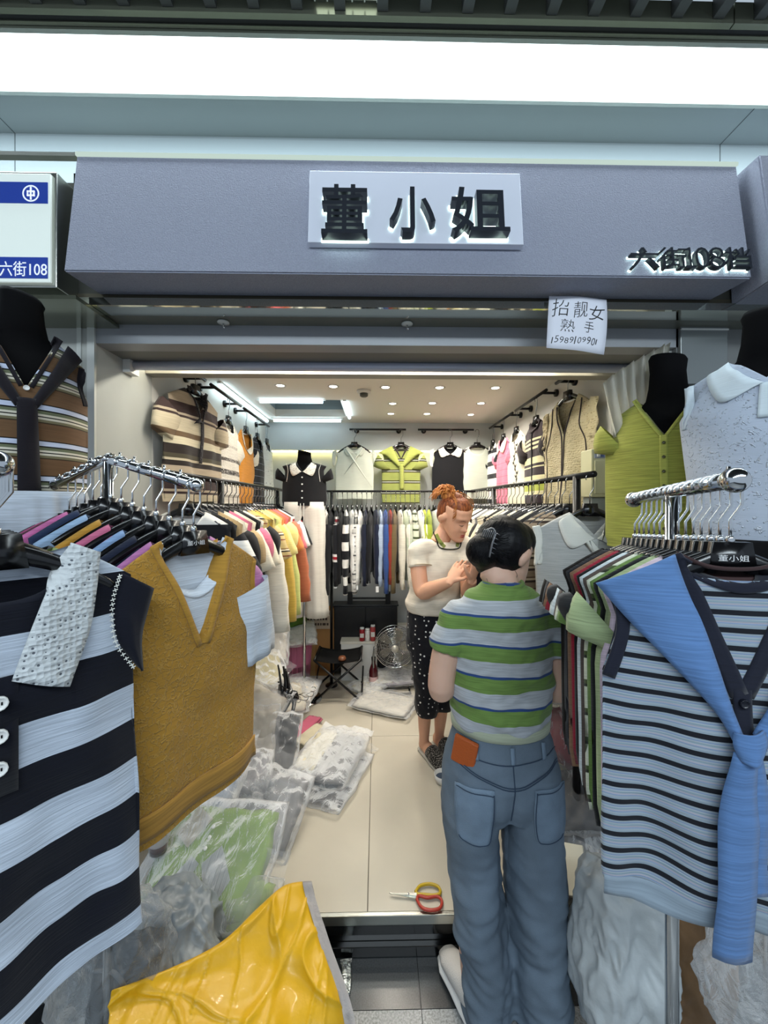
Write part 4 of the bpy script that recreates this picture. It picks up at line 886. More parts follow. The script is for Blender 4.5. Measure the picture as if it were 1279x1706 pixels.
# ---- nearest left garment on its own rack
F = Vector((-.533, .555, 1.655)); RZ3 = math.radians(48); ad = Vector((math.sin(RZ3), -math.cos(RZ3), 0)); F1 = F-ad*.42
rk = near_rack('side_rack', [F+ad*.02, F1], [(F1.x, F1.y, F1.z)], 'chrome rack arm at the left edge carrying the navy banded top', ball=.018)
bm = bmesh.new()
for d in ((.2,.1),(-.2,-.1),(-.1,.2),(.1,-.2)): tube(bm, [(0,0,.02),(d[0],d[1],.02)], .012, 8)
fin('foot_frame', bm, CHROME, rk, True)
for i, (word, col) in enumerate((('lilac striped','A498BC'),('fresh lime green','93A858'),('black','101218'))):
    p = F-ad*(.045+.04*i); z = p.z+.0125-.150
    hanger((p.x, p.y, z), RZ3, f'broad black hanger, {ORD[i+1]} behind the navy banded top at the left edge', 'broad hangers at the left edge', True)
    garment('knitted_shirt', base_g(sw=.17, cw=.17, hw=.16, L=.5, D=.03, drop=.06, fold=.006), cm(col, slub=.25), (p.x, p.y, z+.010), RZ3, 620+i, f'{word} knit top {ORD[i]} behind the navy and white banded top', 'top', 'tops at the left edge', 20, 16)
z = F.z+.0125-.150
hg = hanger((F.x, F.y, z), RZ3, 'broad black hanger holding the navy and white banded top', 'broad hangers at the left edge', True)
NW = cloth('navy_white_bars', None, [(0,'C2CCDA'),(.48,'070A18')], .128, .10, slub=.2, bumps=.7)
NVY = cloth('deep_navy', '090C1A', slub=.1); CROC = cloth('crochet', 'C9CED0', pat='lace', pcol='5F646C', pscale=130, psize=.22, slub=.1, bumps=.8)
g = base_g(sw=.165, cw=.170, hw=.180, L=.66, nf=.07, nw=.080, neck='u', D=.06, drop=.056, fold=.030, fq=15, arm=.21, rib=.0)
o = garment('polo_blouse', g, NW, (F.x, F.y, z+.018), RZ3, 631, 'navy and white banded top with a wide white crochet collar, left edge', 'top', None, 70, 80)
bv = bvh_of(o)
for s in (-1, 1):
    ruled(o, 'cap_sleeve', [(s*.150,-.050),(s*.138,-.10),(s*.142,-.16),(s*.172,-.215)], [(s*.200,-.085),(s*.188,-.13),(s*.180,-.17),(s*.182,-.225)], NVY, bv=bv, lift=.004, na=6, bow=.006)
    ruled(o, 'crochet_collar', [(s*.080,.006),(s*.055,-.045),(s*.035,-.10),(s*.012,-.175)], [(s*.118,-.012),(s*.112,-.07),(s*.100,-.135),(s*.075,-.205)], CROC, bv=bv, lift=.012, bow=.004, na=8, label='wide white crochet collar leaf')
    P_ = smoothpath([(s*.146,0,-.055),(s*.135,0,-.10),(s*.138,0,-.16),(s*.166,0,-.213)], 7)
    bm = bmesh.new()
    for q in P_:
        h = bv.ray_cast(Vector((q.x,-1,q.z)), Vector((0,1,0))); y = (h[0].y if h[0] else 0)-.0075
        for a in (0, math.pi/2): 
            dx, dz = .0035*math.cos(a+.3), .0035*math.sin(a+.3); tube(bm, [(q.x-dx,y,q.z-dz),(q.x+dx,y-.001,q.z+dz)], .0009, 4)
    fin('cross_stitching', bm, CREAMC, o)
band(o, 'placket', [(0,-.17),(0,-.33)], .020, NVY, bv=bv, lift=.004, sm=False)
for zz in (-.20,-.245,-.29): button(o, 0, zz, plain('pearl', 'E4E4E0', .2), .0095, bv, .010)
# ================================================================== people
def fuse(name, bm, voxel, mat, parent, it=6, post=None, fac=.5):
    bmesh.ops.recalc_face_normals(bm, faces=bm.faces)
    me = bpy.data.meshes.new(name); bm.to_mesh(me); bm.free(); t = bpy.data.objects.new('t', me); COL.objects.link(t)
    r = t.modifiers.new('r', 'REMESH'); r.mode = 'VOXEL'; r.voxel_size = voxel
    if it: s = t.modifiers.new('s', 'SMOOTH'); s.iterations = it; s.factor = fac
    dg = bpy.context.evaluated_depsgraph_get(); m2 = bpy.data.meshes.new_from_object(t.evaluated_get(dg)); bpy.data.objects.remove(t); bpy.data.meshes.remove(me)
    m2.name = name; m2.materials.clear()
    if post:
        nr = [v.normal.copy() for v in m2.vertices]
        for v, n_ in zip(m2.vertices, nr): v.co += n_*post(v.co, n_)
    m2.shade_smooth(); return link(name, m2, mat, parent)
def skin_mat(name, col, red):
    m = plain(name, col, .5, spec=.35, bump=.04, bscale=300, var=.05, vscale=14); b = m.node_tree.nodes['Principled BSDF']
    b.inputs['Subsurface Weight'].default_value = .12; b.inputs['Subsurface Radius'].default_value = (.012,.004,.002); return m
def hair_mat(name, col, col2, sc=(60,60,6)):
    m, n, l, b = new_mat(name); tc = n.new('ShaderNodeTexCoord'); mp = n.new('ShaderNodeMapping'); mp.inputs['Scale'].default_value = sc
    t = n.new('ShaderNodeTexNoise'); t.inputs['Scale'].default_value = 2.2; t.inputs['Detail'].default_value = 5; t.inputs['Distortion'].default_value = .6
    cr = n.new('ShaderNodeValToRGB'); cr.color_ramp.elements[0].position = .35; cr.color_ramp.elements[1].position = .7; cr.color_ramp.elements[0].color = lin(col); cr.color_ramp.elements[1].color = lin(col2)
    bp = n.new('ShaderNodeBump'); bp.inputs['Strength'].default_value = .35; bp.inputs['Distance'].default_value = .003
    l.new(tc.outputs['Object'], mp.inputs[0]); l.new(mp.outputs[0], t.inputs['Vector']); l.new(t.outputs[0], cr.inputs[0]); l.new(cr.outputs[0], b.inputs['Base Color']); l.new(t.outputs[0], bp.inputs['Height']); l.new(bp.outputs[0], b.inputs['Normal'])
    b.inputs['Roughness'].default_value = .5; b.inputs['Specular IOR Level'].default_value = .28; MC[name] = m; return m
def tab(T, z):
    if z <= T[0][0]: return T[0][1:]
    for a, b in zip(T, T[1:]):
        if z <= b[0]:
            t = (z-a[0])/(b[0]-a[0]); t = t*t*(3-2*t)*.5+t*.5; return [lerp(p, q, t) for p, q in zip(a[1:], b[1:])]
    return T[-1][1:]
HT = [(-.118,.020,-.078,-.045),(-.110,.034,-.092,-.030),(-.095,.046,-.095,-.010),(-.075,.056,-.092,.02),(-.05,.064,-.090,.05),(-.02,.070,-.088,.082),(.0,.073,-.087,.092),(.03,.076,-.090,.098),(.06,.074,-.084,.095),(.085,.062,-.066,.080),(.102,.042,-.042,.055),(.112,.016,-.012,.025)]
def G2(x, z, cx, cz, sx, sz): return math.exp(-((x-cx)/sx)**2-((z-cz)/sz)**2)
def head_bm(bm, M, k=1.0):
    n = 56; Z = [lerp(-.118, .112, i/52) for i in range(53)]; R = []
    for z in Z:
        rx, yf, yb = tab(HT, z); R_ = []
        for q in range(n):
            a = q*2*math.pi/n; c, s = math.cos(a), math.sin(a)
            cy = (yf+yb)/2; ry = (yb-yf)/2
            x = rx*math.copysign(abs(c)**.9, c); y = cy+ry*s
            if s < 0:
                d = 0
                d += .024*G2(x, z, 0, -.030, .011, .012) + .012*G2(x, z, 0, -.008, .008, .02)+.006*G2(abs(x), z, .013, -.034, .007, .008)
                d -= .010*G2(abs(x), z, .030, .004, .016, .011); d += .006*G2(abs(x), z, .030, .002, .012, .007)
                d += .004*G2(x, z, 0, .028, .05, .010); d += .007*G2(x, z, 0, -.060, .020, .006)+.007*G2(x, z, 0, -.071, .017, .006)-.004*G2(x, z, 0, -.0655, .022, .0022)
                d += .006*G2(x, z, 0, -.098, .018, .012)+.004*G2(abs(x), z, .040, -.035, .018, .02)-.004*G2(x, z, 0, -.083, .02, .006)
                y -= d*min(1, -s*1.6)
            R_.append(bm.verts.new(M @ Vector((x*k, y*k, z*k))))
        R.append(R_)
    for A, B in zip(R, R[1:]):
        for q in range(n): bm.faces.new((A[q], A[(q+1)%n], B[(q+1)%n], B[q]))
    bm.faces.new(R[0][::-1]); bm.faces.new(R[-1])
    for s in (-1, 1):   # ears
        P_ = [M @ Vector((s*(.073+.010*math.sin(math.pi*t))*k, (.012+.012*math.sin(t*6.0))*k, lerp(-.036, .026, t)*k)) for t in [i/8 for i in range(9)]]
        tube(bm, P_, [((.004+.008*math.sin(math.pi*(.12+.8*i/8)))*k, (.007+.012*math.sin(math.pi*(.1+.75*i/8)))*k) for i in range(9)], 10, up=M.to_3x3() @ Vector((0,1,0)))
def limb(bm, pts, r, n=16, k=5):
    P_ = smoothpath(pts, k); m_ = len(P_)-1; q = len(r)-1; rr = []
    for i in range(m_+1):
        t = i/m_*q; j = min(q-1, int(t)); a, b = r[j], r[j+1]; f = t-j
        a = a if isinstance(a, tuple) else (a, a); b = b if isinstance(b, tuple) else (b, b); rr.append((lerp(a[0], b[0], f), lerp(a[1], b[1], f)))
    tube(bm, P_, rr, n)
def ball(bm, c, r, M=None):
    m = Matrix.Translation(Vector(c)) @ (M or Matrix.Identity(4)) @ Matrix.Diagonal((r[0], r[1], r[2], 1)) if not isinstance(r, (int, float)) else Matrix.Translation(Vector(c)) @ Matrix.Scale(r, 4)
    bmesh.ops.create_uvsphere(bm, u_segments=20, v_segments=14, radius=1, matrix=m)
def hand(bm, wrist, d, nrm, side, curl=.35, k=1.0, curls=None):
    """d: towards the fingers; nrm: out of the back of the hand; thumb on side*(d x nrm)"""
    d = Vector(d).normalized(); nrm = Vector(nrm); nrm = (nrm-d*nrm.dot(d)).normalized(); t = d.cross(nrm)*side; w = Vector(wrist)
    tips = []
    tube(bm, [w-d*.02*k, w+d*.01*k, w+d*.04*k, w+d*.075*k, w+d*.088*k], [(.022*k,.017*k),(.025*k,.016*k),(.036*k,.015*k),(.038*k,.013*k),(.034*k,.010*k)], 14, up=nrm)
    L = [(.029,.040,.024,.020), (.010,.044,.028,.022), (-.010,.041,.026,.021), (-.028,.032,.020,.017)]
    for i, (o, a, b, c) in enumerate(L):
        cu = (curls[i] if curls else curl+.07*i); p = w+d*.078*k+t*o*k; P_ = [p-d*.02*k, p]; ang = cu*.5
        for q, l in enumerate((a, b, c)):
            dd = (d+t*(o*2.2)).normalized()*math.cos(ang)-nrm*math.sin(ang); p = p+dd*l*k; P_.append(p); ang += cu*(1.0 if q == 0 else .8)
        tube(bm, P_, [.0085*k,.0088*k,.0082*k,.0074*k,.0060*k], 10); tips.append(p)
    p = w+d*.025*k+t*.028*k; P_ = [w+d*.01*k+t*.012*k, p]; dd = (d*.75+t*.75-nrm*.25).normalized(); p = p+dd*.036*k; P_.append(p); dd = (d*.95+t*.35-nrm*.45).normalized(); p = p+dd*.030*k; P_.append(p); dd = (d-nrm*.5).normalized(); p = p+dd*.016*k; P_.append(p)
    tube(bm, P_, [.013*k,.013*k,.0105*k,.0092*k,.007*k], 10); tips.append(p); return tips
def foot_bm(bm, heel, toe, k=1.0, bare=True):
    h, t = Vector(heel), Vector(toe); d = (t-h); L = d.length; d.normalize()
    limb(bm, [h+Vector((0,0,.04)), h+d*L*.25+Vector((0,0,.042)), h+d*L*.6+Vector((0,0,.032)), h+d*L*.95+Vector((0,0,.018))], [(.026,.034),(.032,.036),(.040,.026),(.030,.014)], 14)
def hd(M, *p): return M @ Vector(p)
SKB = skin_mat('skin_warm', 'D8A487', 1); SKA = skin_mat('skin_pale', 'D6AE98', 1)
LIP = plain('lip', 'A8423E', .4); BROW = plain('brow', '4A2E24', .8); LASH = plain('lash', '1E1412', .7)
# ------------------------------------------------------------------ woman B, facing us by the right rail
OB = Vector((.37, 2.25, ZF)); pb = empty('person', OB, 0, 'woman with a red-brown tied-up hair in a cream blouse and black polka-dot trousers looking down', 'person')
def wb(px, py, Y): return at(px, py, Y)-OB
hc = wb(757, 861, 2.20); MB = Matrix.Translation(hc) @ Matrix.Rotation(math.radians(36), 4, 'Z') @ Matrix.Rotation(math.radians(27), 4, 'X') @ Matrix.Rotation(math.radians(-5), 4, 'Y')
bm = bmesh.new(); head_bm(bm, MB, 1.03)
nb = Vector((-.005, .02, 1.245)); limb(bm, [hd(MB, 0, .03, -.05), hd(MB, 0, .035, -.10), nb], [(.047,.050),(.045,.047),(.060,.055)], 18)
loft_rings(bm, [(x, y, z, a, b) for z, x, y, a, b in ((.72,-.05,.05,.15,.11),(.85,-.045,.04,.145,.11),(.95,-.035,.03,.13,.10),(1.08,-.02,.02,.145,.10),(1.17,-.01,.02,.14,.09),(1.215,-.005,.02,.10,.065),(1.24,-.005,.02,.06,.05))], 28)
shR = wb(699, 917, 2.22); elR = wb(703, 985, 2.14); wrR = wb(749, 969, 1.98); handR = wrR+Vector((.60,.42,.74))
limb(bm, [Vector((-.08,.02,1.18)), shR, lerp_v(shR, elR, .5)+Vector((-.012,0,0)), elR, lerp_v(elR, wrR, .35)+Vector((0,0,-.004)), wrR], [.05,.052,.047,.042,.041,(.026,.024)], 18)
shL = wb(778, 910, 2.26); elL = wb(779, 985, 2.16); wrL = wb(786, 966, 1.98)
limb(bm, [Vector((.06,.02,1.18)), shL, lerp_v(shL, elL, .5), elL, lerp_v(elL, wrL, .4), wrL], [.05,.05,.045,.040,.037,(.026,.024)], 18)
tR = hand(bm, wrR, handR-wrR, (-.55,-.8,.2), 1, .22, .92, curls=[.34,.16,.18,.24])
tL = hand(bm, wrL, wb(794, 938, 1.95)-wrL, (.55,-.7,.1), -1, .45, .98, curls=[.55,.5,.5,.5])
# legs
for s, (kn, an, heel, toe) in {-1: ((-.085,.03,.50),(-.093,.05,.10),(-.10,.085,0),(-.005,-.12,0)), 1: ((.035,.06,.50),(.005,.10,.10),(-.01,.14,0),(.075,-.02,0))}.items():
    limb(bm, [(-.05+s*.055,.05,.74), kn, (lerp(kn[0],an[0],.35), lerp(kn[1],an[1],.35)+.012, .36), an, (an[0],an[1]+.01,.04)], [(.08,.09),(.055,.058),(.050,.056),(.029,.034),(.03,.036)], 18)
    foot_bm(bm, heel, toe)
body = fuse('body', bm, .0036, SKB, pb, 3)
# face
for s in (-1, 1):
    P_ = [hd(MB, s*lerp(.018, .045, t), -.0945-.004*math.sin(math.pi*t)+.011*t, .0+.000-.0045*math.sin(math.pi*t)) for t in [i/8 for i in range(9)]]
    bm = bmesh.new(); tube(bm, P_, [.0005+.0013*math.sin(math.pi*i/8) for i in range(9)], 6); fin('eyelashes', bm, LASH, body, True)
    P_ = [hd(MB, s*lerp(.014, .052, t), -.0985+.015*t*t, .0215+.0055*math.sin(math.pi*min(1,t*1.1))) for t in [i/8 for i in range(9)]]
    bm = bmesh.new(); tube(bm, P_, [(.0012,.0022*math.sin(math.pi*(.15+.8*i/8))) for i in range(9)], 6); fin('eyebrow', bm, BROW, body, True)
bm = bmesh.new()
for zz, r in ((-.0625, .0032), (-.0700, .0042)):
    tube(bm, [hd(MB, lerp(-.021, .021, t), -.1015+.011*abs(2*t-1)**2, zz*1.03+(.002 if zz > -.065 else -.001)*math.sin(math.pi*t)) for t in [i/10 for i in range(11)]], [(.002*math.sin(math.pi*(.05+.9*i/10)), r*math.sin(math.pi*(.05+.9*i/10))) for i in range(11)], 8)
fin('lips', bm, LIP, body, True)
# hair
HB_ = hair_mat('hair_redbrown', '4E2416', 'A25C34'); HB2 = hair_mat('hair_copper', '8C4A1E', 'E09A50')
bm = bmesh.new(); Rm = MB.to_3x3().to_4x4()
ball(bm, hd(MB, 0, .034, .030), (.084, .084, .092), Rm); ball(bm, hd(MB, 0, .002, .072), (.072, .080, .050), Rm); ball(bm, hd(MB, 0, .055, .0), (.070,.060,.082), Rm); ball(bm, hd(MB, 0, .03, .09), (.045,.05,.045), Rm)
h = fuse('hair', bm, .004, HB_, pb, 8, lambda c, n: .0009*noise.noise(Vector((c.x*130, c.y*130, c.z*35))))
pony = hd(MB, -.020, .070, .095)
bm = bmesh.new(); ball(bm, pony, (.040,.040,.038))
rr_ = random.Random(3)
for i in range(190):
    a = rr_.uniform(0, 2*math.pi); b = rr_.uniform(.0, .9); d = Vector((math.cos(a)*b-.30, math.sin(a)*b*.6, .75-.5*b)).normalized(); L_ = rr_.uniform(.045, .075)
    q = pony+d*.02; P_ = [q, q+d*L_*.5, q+d*L_*.85+Vector((-.012,0,-.010)), q+d*L_+Vector((-.022,0,-.034-.02*rr_.random()))]
    tube(bm, smoothpath(P_, 3), [.0042,.0042,.0040,.0037,.0034,.003,.0026,.002,.0014,.0007], 5)
fin('ponytail', bm, HB2, h, True)
bm = bmesh.new()
for i in range(46):
    s = rr_.choice((-1, 1)); t0 = rr_.uniform(-.2, 1.0); P_ = []
    for j in range(7):
        t = j/6; th = lerp(-1.25, 1.1, t); P_.append(hd(MB, s*(.082*math.sin(1.2+.3*t0))*math.cos(th*.35)*(1-.55*t), -.075*math.cos(th+.4)*(1-.2*t0)*1.02+.05*t, .018+.06*t0+.055*math.sin(th*.7+.9)+rr_.uniform(-.001,.001)))
    tube(bm, P_, .0009, 4)
fin('hair_strands', bm, HB2, h, True)
bm = bmesh.new(); lathe(bm, [(.022,-.006),(.026,0),(.022,.006)], pony-Vector((.0,.0,.018)), 16); fin('hair_band', bm, BLACKP, h, True)
# blouse
CB = cloth('cream_blouse', 'DDD3C2', slub=.12, bumps=.5); bm = bmesh.new()
loft_rings(bm, [(x, y, z, a, b) for z, x, y, a, b in ((.835,-.050,.035,.120,.10),(.85,-.050,.035,.150,.125),(.90,-.045,.03,.160,.135),(1.0,-.03,.02,.153,.125),(1.10,-.02,.015,.155,.12),(1.17,-.012,.018,.150,.105),(1.215,-.008,.02,.125,.08),(1.240,-.006,.02,.088,.064),(1.250,-.006,.02,.070,.055))], 32)
for S_, E_ in ((shR, elR), (shL, elL)): limb(bm, [lerp_v(Vector((0,.02,1.19)), S_, .5), S_+Vector((0,0,.004)), lerp_v(S_, E_, .42)+(Vector((-.006,0,0)) if S_ is shR else Vector((.004,0,0)))], [.062,.060,.062], 20)
def wr(c, n): return .010*noise.noise(Vector((c.x*9, c.y*9, c.z*14)))+.004*noise.noise(Vector((c.x*26+5, c.y*26, c.z*30)))
bl = fuse('blouse', bm, .006, CB, pb, 6, wr)
bm = bmesh.new()
for S_, E_ in ((shR, elR), (shL, elL)):
    c = lerp_v(S_, E_, .40); d = (E_-S_).normalized(); s_, u_2 = frame_axes(d)
    tube(bm, [c+s_*.064*math.cos(a)+u_2*.064*math.sin(a) for a in [i*math.pi/12 for i in range(25)]], (.003,.003), 6, False)
fin('sleeve_edging', bm, cloth('edging_beige', 'B9A98E'), bl, True)
bvb = bvh_of(bl)
def wrapband(parent, bvx, pts, w_, m, name, lift=.004):
    """pts: (x, z) seen from the front, laid on the figure's near side"""
    P_ = smoothpath([(a, 0, b) for a, b in pts], 6); bm = bmesh.new(); prev = None; rows = []
    for i, p in enumerate(P_):
        d = (P_[min(i+1,len(P_)-1)]-P_[max(0,i-1)]).normalized(); nn = Vector((-d.z, 0, d.x)); r = []
        for e in (-1, 0, 1):
            q = p+nn*(w_*e); h = bvx.ray_cast(Vector((q.x, -1, q.z)), Vector((0,1,0))); y = h[0].y if h[0] else bvx.find_nearest(Vector((q.x,-.1,q.z)))[0].y
            r.append(bm.verts.new((q.x, y-lift, q.z)))
        rows.append(r)
    for a, b in zip(rows, rows[1:]):
        for i in range(2): bm.faces.new((a[i], a[i+1], b[i+1], b[i]))
    bmesh.ops.solidify(bm, geom=list(bm.faces), thickness=.003); return fin(name, bm, m, parent, True)
lx = lambda px: wb(px, 900, 2.17).x; lz = lambda py: wb(740, py, 2.17).z
GI = cloth('green_inner', 'A9B468'); 
wrapband(bl, bvb, [(lx(727), lz(890)), (lx(734), lz(903)), (lx(742), lz(912))], .010, GI, 'green_neckline', .004)
wrapband(bl, bvb, [(lx(765), lz(893)), (lx(765), lz(904)), (lx(763), lz(912))], .009, GI, 'green_neckline', .004)
wrapband(bl, bvb, [(lx(722), lz(886)), (lx(729), lz(903)), (lx(736), lz(914)), (lx(766), lz(914)), (lx(770), lz(892))], .0035, plain('dark_piping', '3A3A30', .7), 'neck_piping', .007)
# trousers
PD = cloth('polka', '0C0D16', pat='dots', pcol='E2E0DA', pscale=36, psize=.19, slub=.05); bm = bmesh.new()
loft_rings(bm, [(x, y, z, a, b) for z, x, y, a, b in ((.62,-.05,.05,.145,.115),(.72,-.052,.05,.150,.13),(.80,-.052,.045,.146,.125),(.88,-.048,.035,.138,.11))], 28)
for s, (kn, an) in {-1: ((-.088,.03,.50),(-.078,.04,.235)), 1: ((.030,.06,.50),(.022,.08,.245))}.items():
    limb(bm, [(-.05+s*.065,.05,.76), (lerp(-.05+s*.065, kn[0], .6), .045, .62), kn, (an[0], an[1], .30), an], [(.085,.115),(.082,.105),(.078,.088),(.072,.080),(.056,.062)], 22)
tb = fuse('trousers', bm, .006, PD, pb, 6, lambda c, n: .008*noise.noise(Vector((c.x*14, c.y*14, c.z*9)))+.003*noise.noise(Vector((c.x*40, c.y*40, c.z*25))))
# clogs
SPK = cloth('sparkle', '1C1A18', pat='dots', pcol='C8C2B8', pscale=210, psize=.30, slub=0); SOLE = plain('sole_grey', 'B9B4AA', .6)
for heel, toe in (((-.10,.085,0),(-.005,-.12,0)), ((-.01,.14,0),(.075,-.02,0))):
    h_, t_ = Vector(heel), Vector(toe); d = (t_-h_).normalized(); h_ = h_-d*.015; t_ = t_+d*.025; L_ = (t_-h_).length
    bm = bmesh.new(); P_ = [h_+d*L_*t+Vector((0,0,.010)) for t in (0,.04,.2,.4,.65,.85,.96,1)]
    tube(bm, P_, [(.018,.010),(.032,.0115),(.037,.0115),(.039,.0115),(.046,.0115),(.043,.0115),(.030,.0115),(.012,.010)], 20)
    so = fin('clog_sole', bm, SOLE, pb, True)
    bm = bmesh.new(); P_ = [h_+d*L_*t+Vector((0,0,z)) for t, z in ((.42,.045),(.52,.042),(.66,.036),(.82,.028),(.93,.022),(.985,.018))]
    tube(bm, P_, [(.042,.038),(.045,.037),(.047,.032),(.044,.025),(.033,.017),(.012,.008)], 22); fin('clog_upper', bm, SPK, so, True)
# something small held between the hands
c = (tR[0]+tL[0])/2 if False else tR[4]
bm = bmesh.new(); tube(bm, smoothpath([Vector(tR[4]), lerp_v(Vector(tR[4]), Vector(tL[4]), .5)+Vector((0,0,.01)), Vector(tL[4])], 4), .004, 8)
ho = fin('hair_clip', bm, BLACKP, None, True); ho.location = OB; tag(ho, 'small dark clip pinched between the fingers of the woman in cream', 'hair clip')
# ------------------------------------------------------------------ woman A, back to us
OA = Vector((.385, 1.21, 0)); pa = empty('person', OA, 0, 'woman seen from behind in a green and white striped tee and loose blue jeans', 'person')
def wa(px, py, Y=1.21): return at(px, py, Y)-OA
bm = bmesh.new(); hc = wa(842, 922, 1.26); MA = Matrix.Translation(hc) @ Matrix.Rotation(math.radians(128), 4, 'Z') @ Matrix.Rotation(math.radians(20), 4, 'X')
head_bm(bm, MA, .98)
limb(bm, [hd(MA, 0, .02, -.03), hd(MA, 0, .035, -.085), Vector((.008,.01,1.365)), Vector((.004,.01,1.31))], [(.045,.048),(.043,.045),(.046,.045),(.06,.05)], 18)
loft_rings(bm, [(x, y, z, a, b) for z, x, y, a, b in ((.72,0,.01,.15,.10),(.9,0,.01,.13,.095),(1.0,0,.01,.12,.085),(1.12,0,.01,.14,.09),(1.20,0,.01,.14,.080),(1.27,0,.01,.11,.055),(1.31,0,.01,.06,.045))], 28)
sL, eL, wL = wa(760, 1042, 1.21), wa(735, 1148, 1.20), Vector((-.07, .19, 1.10)); sR, eR, wR = wa(916, 1046, 1.22), wa(926, 1150, 1.22), Vector((.11, .21, 1.06))
limb(bm, [Vector((-.07,0,1.23)), sL, lerp_v(sL, eL, .5)+Vector((-.012,0,0)), eL, lerp_v(eL, wL, .4), wL], [.045,.045,.043,.040,.037,(.025,.023)], 18)
limb(bm, [Vector((.07,0,1.23)), sR, lerp_v(sR, eR, .5)+Vector((.008,0,0)), eR, lerp_v(eR, wR, .4), wR], [.045,.045,.042,.039,.037,(.025,.023)], 18)
hand(bm, wL, (.5,.7,.25), (-.3,-.1,.9), -1, .6, .95); hand(bm, wR, (-.4,.8,.2), (.3,-.1,.9), 1, .6, .95)
for s, heel, toe in ((-1, (-.085,.0,0), (-.135,.15,0)), (1, (.105,-.02,0), (.135,.14,0))):
    limb(bm, [(s*.085,.02,.80), (s*.09,.01,.45), (heel[0],.02,.09), (heel[0],.02,.04)], [(.08,.085),(.055,.06),(.032,.038),(.032,.038)], 16); foot_bm(bm, heel, toe)
bodyA = fuse('body', bm, .0042, SKA, pa, 4)
# inner ear line
HA = hair_mat('hair_black', '040406', '0C0C12'); Rm = MA.to_3x3().to_4x4()
bm = bmesh.new(); ball(bm, hd(MA, 0, .026, .022), (.087, .092, .096), Rm); ball(bm, hd(MA, 0, -.020, .055), (.076,.078,.062), Rm)
ball(bm, wa(806, 918, 1.22), (.058, .060, .056)); ball(bm, wa(812, 938, 1.24), (.040,.045,.042)); ball(bm, wa(836, 877, 1.25), (.048,.050,.040)); ball(bm, wa(850, 884, 1.25), (.045,.05,.035)); ball(bm, wa(862, 905, 1.24), (.045,.045,.035))
hA = fuse('hair', bm, .004, HA, pa, 10, lambda c, n: .0008*noise.noise(Vector((c.x*60, c.y*60, c.z*110)))+.003*noise.noise(Vector((c.x*14, c.y*14, c.z*14))))
bm = bmesh.new(); bva = bvh_of(hA)
for i in range(420):
    a0 = rr_.uniform(-1.1, 1.3); s0 = wa(rr_.uniform(780, 888), rr_.uniform(868, 958), 1.0); s1 = wa(815+rr_.uniform(-6, 22), 893+rr_.uniform(-12, 12), 1.0); P_ = []
    for j in range(13):
        q = lerp_v(s0, s1, j/12)+Vector((0, 0, -.012*math.sin(math.pi*j/12))); h = bva.ray_cast(Vector((q.x, -1, q.z)), Vector((0,1,0)))
        if h[0]: P_.append(h[0]+h[1]*(.0006 if h[1].y < 0 else -.0006)+Vector((0,-.0006,0)))
    if len(P_) > 3: tube(bm, P_, .0007, 3)
for i in range(34):   # loose strands on the crown and nape
    q = wa(rr_.uniform(808, 868), rr_.uniform(862, 884), 1.24); P_ = [q, q+Vector((rr_.uniform(-.03,.03), rr_.uniform(-.02,.01), rr_.uniform(.0,.022))), q+Vector((rr_.uniform(-.06,.05), rr_.uniform(-.03,.01), rr_.uniform(-.02,.016)))]
    tube(bm, smoothpath(P_, 4), .0006, 4)
for i in range(22):
    q = wa(rr_.uniform(812, 858), rr_.uniform(945, 960), 1.20); P_ = [q, q+Vector((rr_.uniform(-.01,.012), -.004, -.02)), q+Vector((rr_.uniform(-.015,.02), -.006, -.035-.02*rr_.random()))]
    tube(bm, smoothpath(P_, 4), .0006, 4)
fin('hair_strands', bm, HA, hA, True)
# claw clip
bm = bmesh.new(); cp = [wa(808, 884, 1.165), wa(820, 880, 1.160), wa(826, 888, 1.155), wa(820, 905, 1.150), wa(815, 928, 1.160)]
tube(bm, smoothpath(cp[:3], 4), (.005,.003), 8); tube(bm, smoothpath(cp[2:], 4), (.0035,.0025), 8)
for i in range(7):
    p0_ = lerp_v(cp[0], cp[2], i/6)+Vector((0,0,.002)); tube(bm, smoothpath([p0_, p0_+Vector((-.006,-.012,.002)), p0_+Vector((-.012,-.004,-.020))], 3), .0016, 5)
for i in range(5):
    p0_ = lerp_v(cp[2], cp[4], i/5); tube(bm, [p0_, p0_+Vector((.012,.004,-.006))], .0015, 5)
cl_ = fin('claw_clip', bm, plain('smoky_clip', '6A6C70', .12, spec=.8), None, True); cl_.location = OA; tag(cl_, 'smoky grey claw clip in the black hair of the woman in stripes', 'hair clip')
# striped tee
TS = cloth('green_tee', None, [(0,'72914A'),(.45,'B9BEC4'),(.92,'2F4A80')], .087, .58, slub=.24, bumps=.5); bm = bmesh.new()
loft_rings(bm, [(x, y, z, a, b) for z, x, y, a, b in ((.925,0,.01,.140,.10),(.935,0,.01,.150,.115),(.97,0,.01,.158,.122),(1.05,.002,.01,.158,.112),(1.13,0,.01,.163,.110),(1.19,0,.01,.164,.106),(1.245,.002,.008,.166,.100),(1.288,.004,.004,.152,.090),(1.318,.007,.002,.120,.078),(1.342,.010,.004,.080,.064),(1.358,.010,.006,.056,.054))], 36)
limb(bm, [Vector((-.08,0,1.245)), sL+Vector((.002,0,.012)), lerp_v(sL, eL, .40)+Vector((-.010,0,0))], [.068,.056,.058], 20); limb(bm, [Vector((.08,0,1.245)), sR+Vector((0,0,.012)), lerp_v(sR, eR, .40)+Vector((.010,0,0))], [.068,.056,.058], 20)
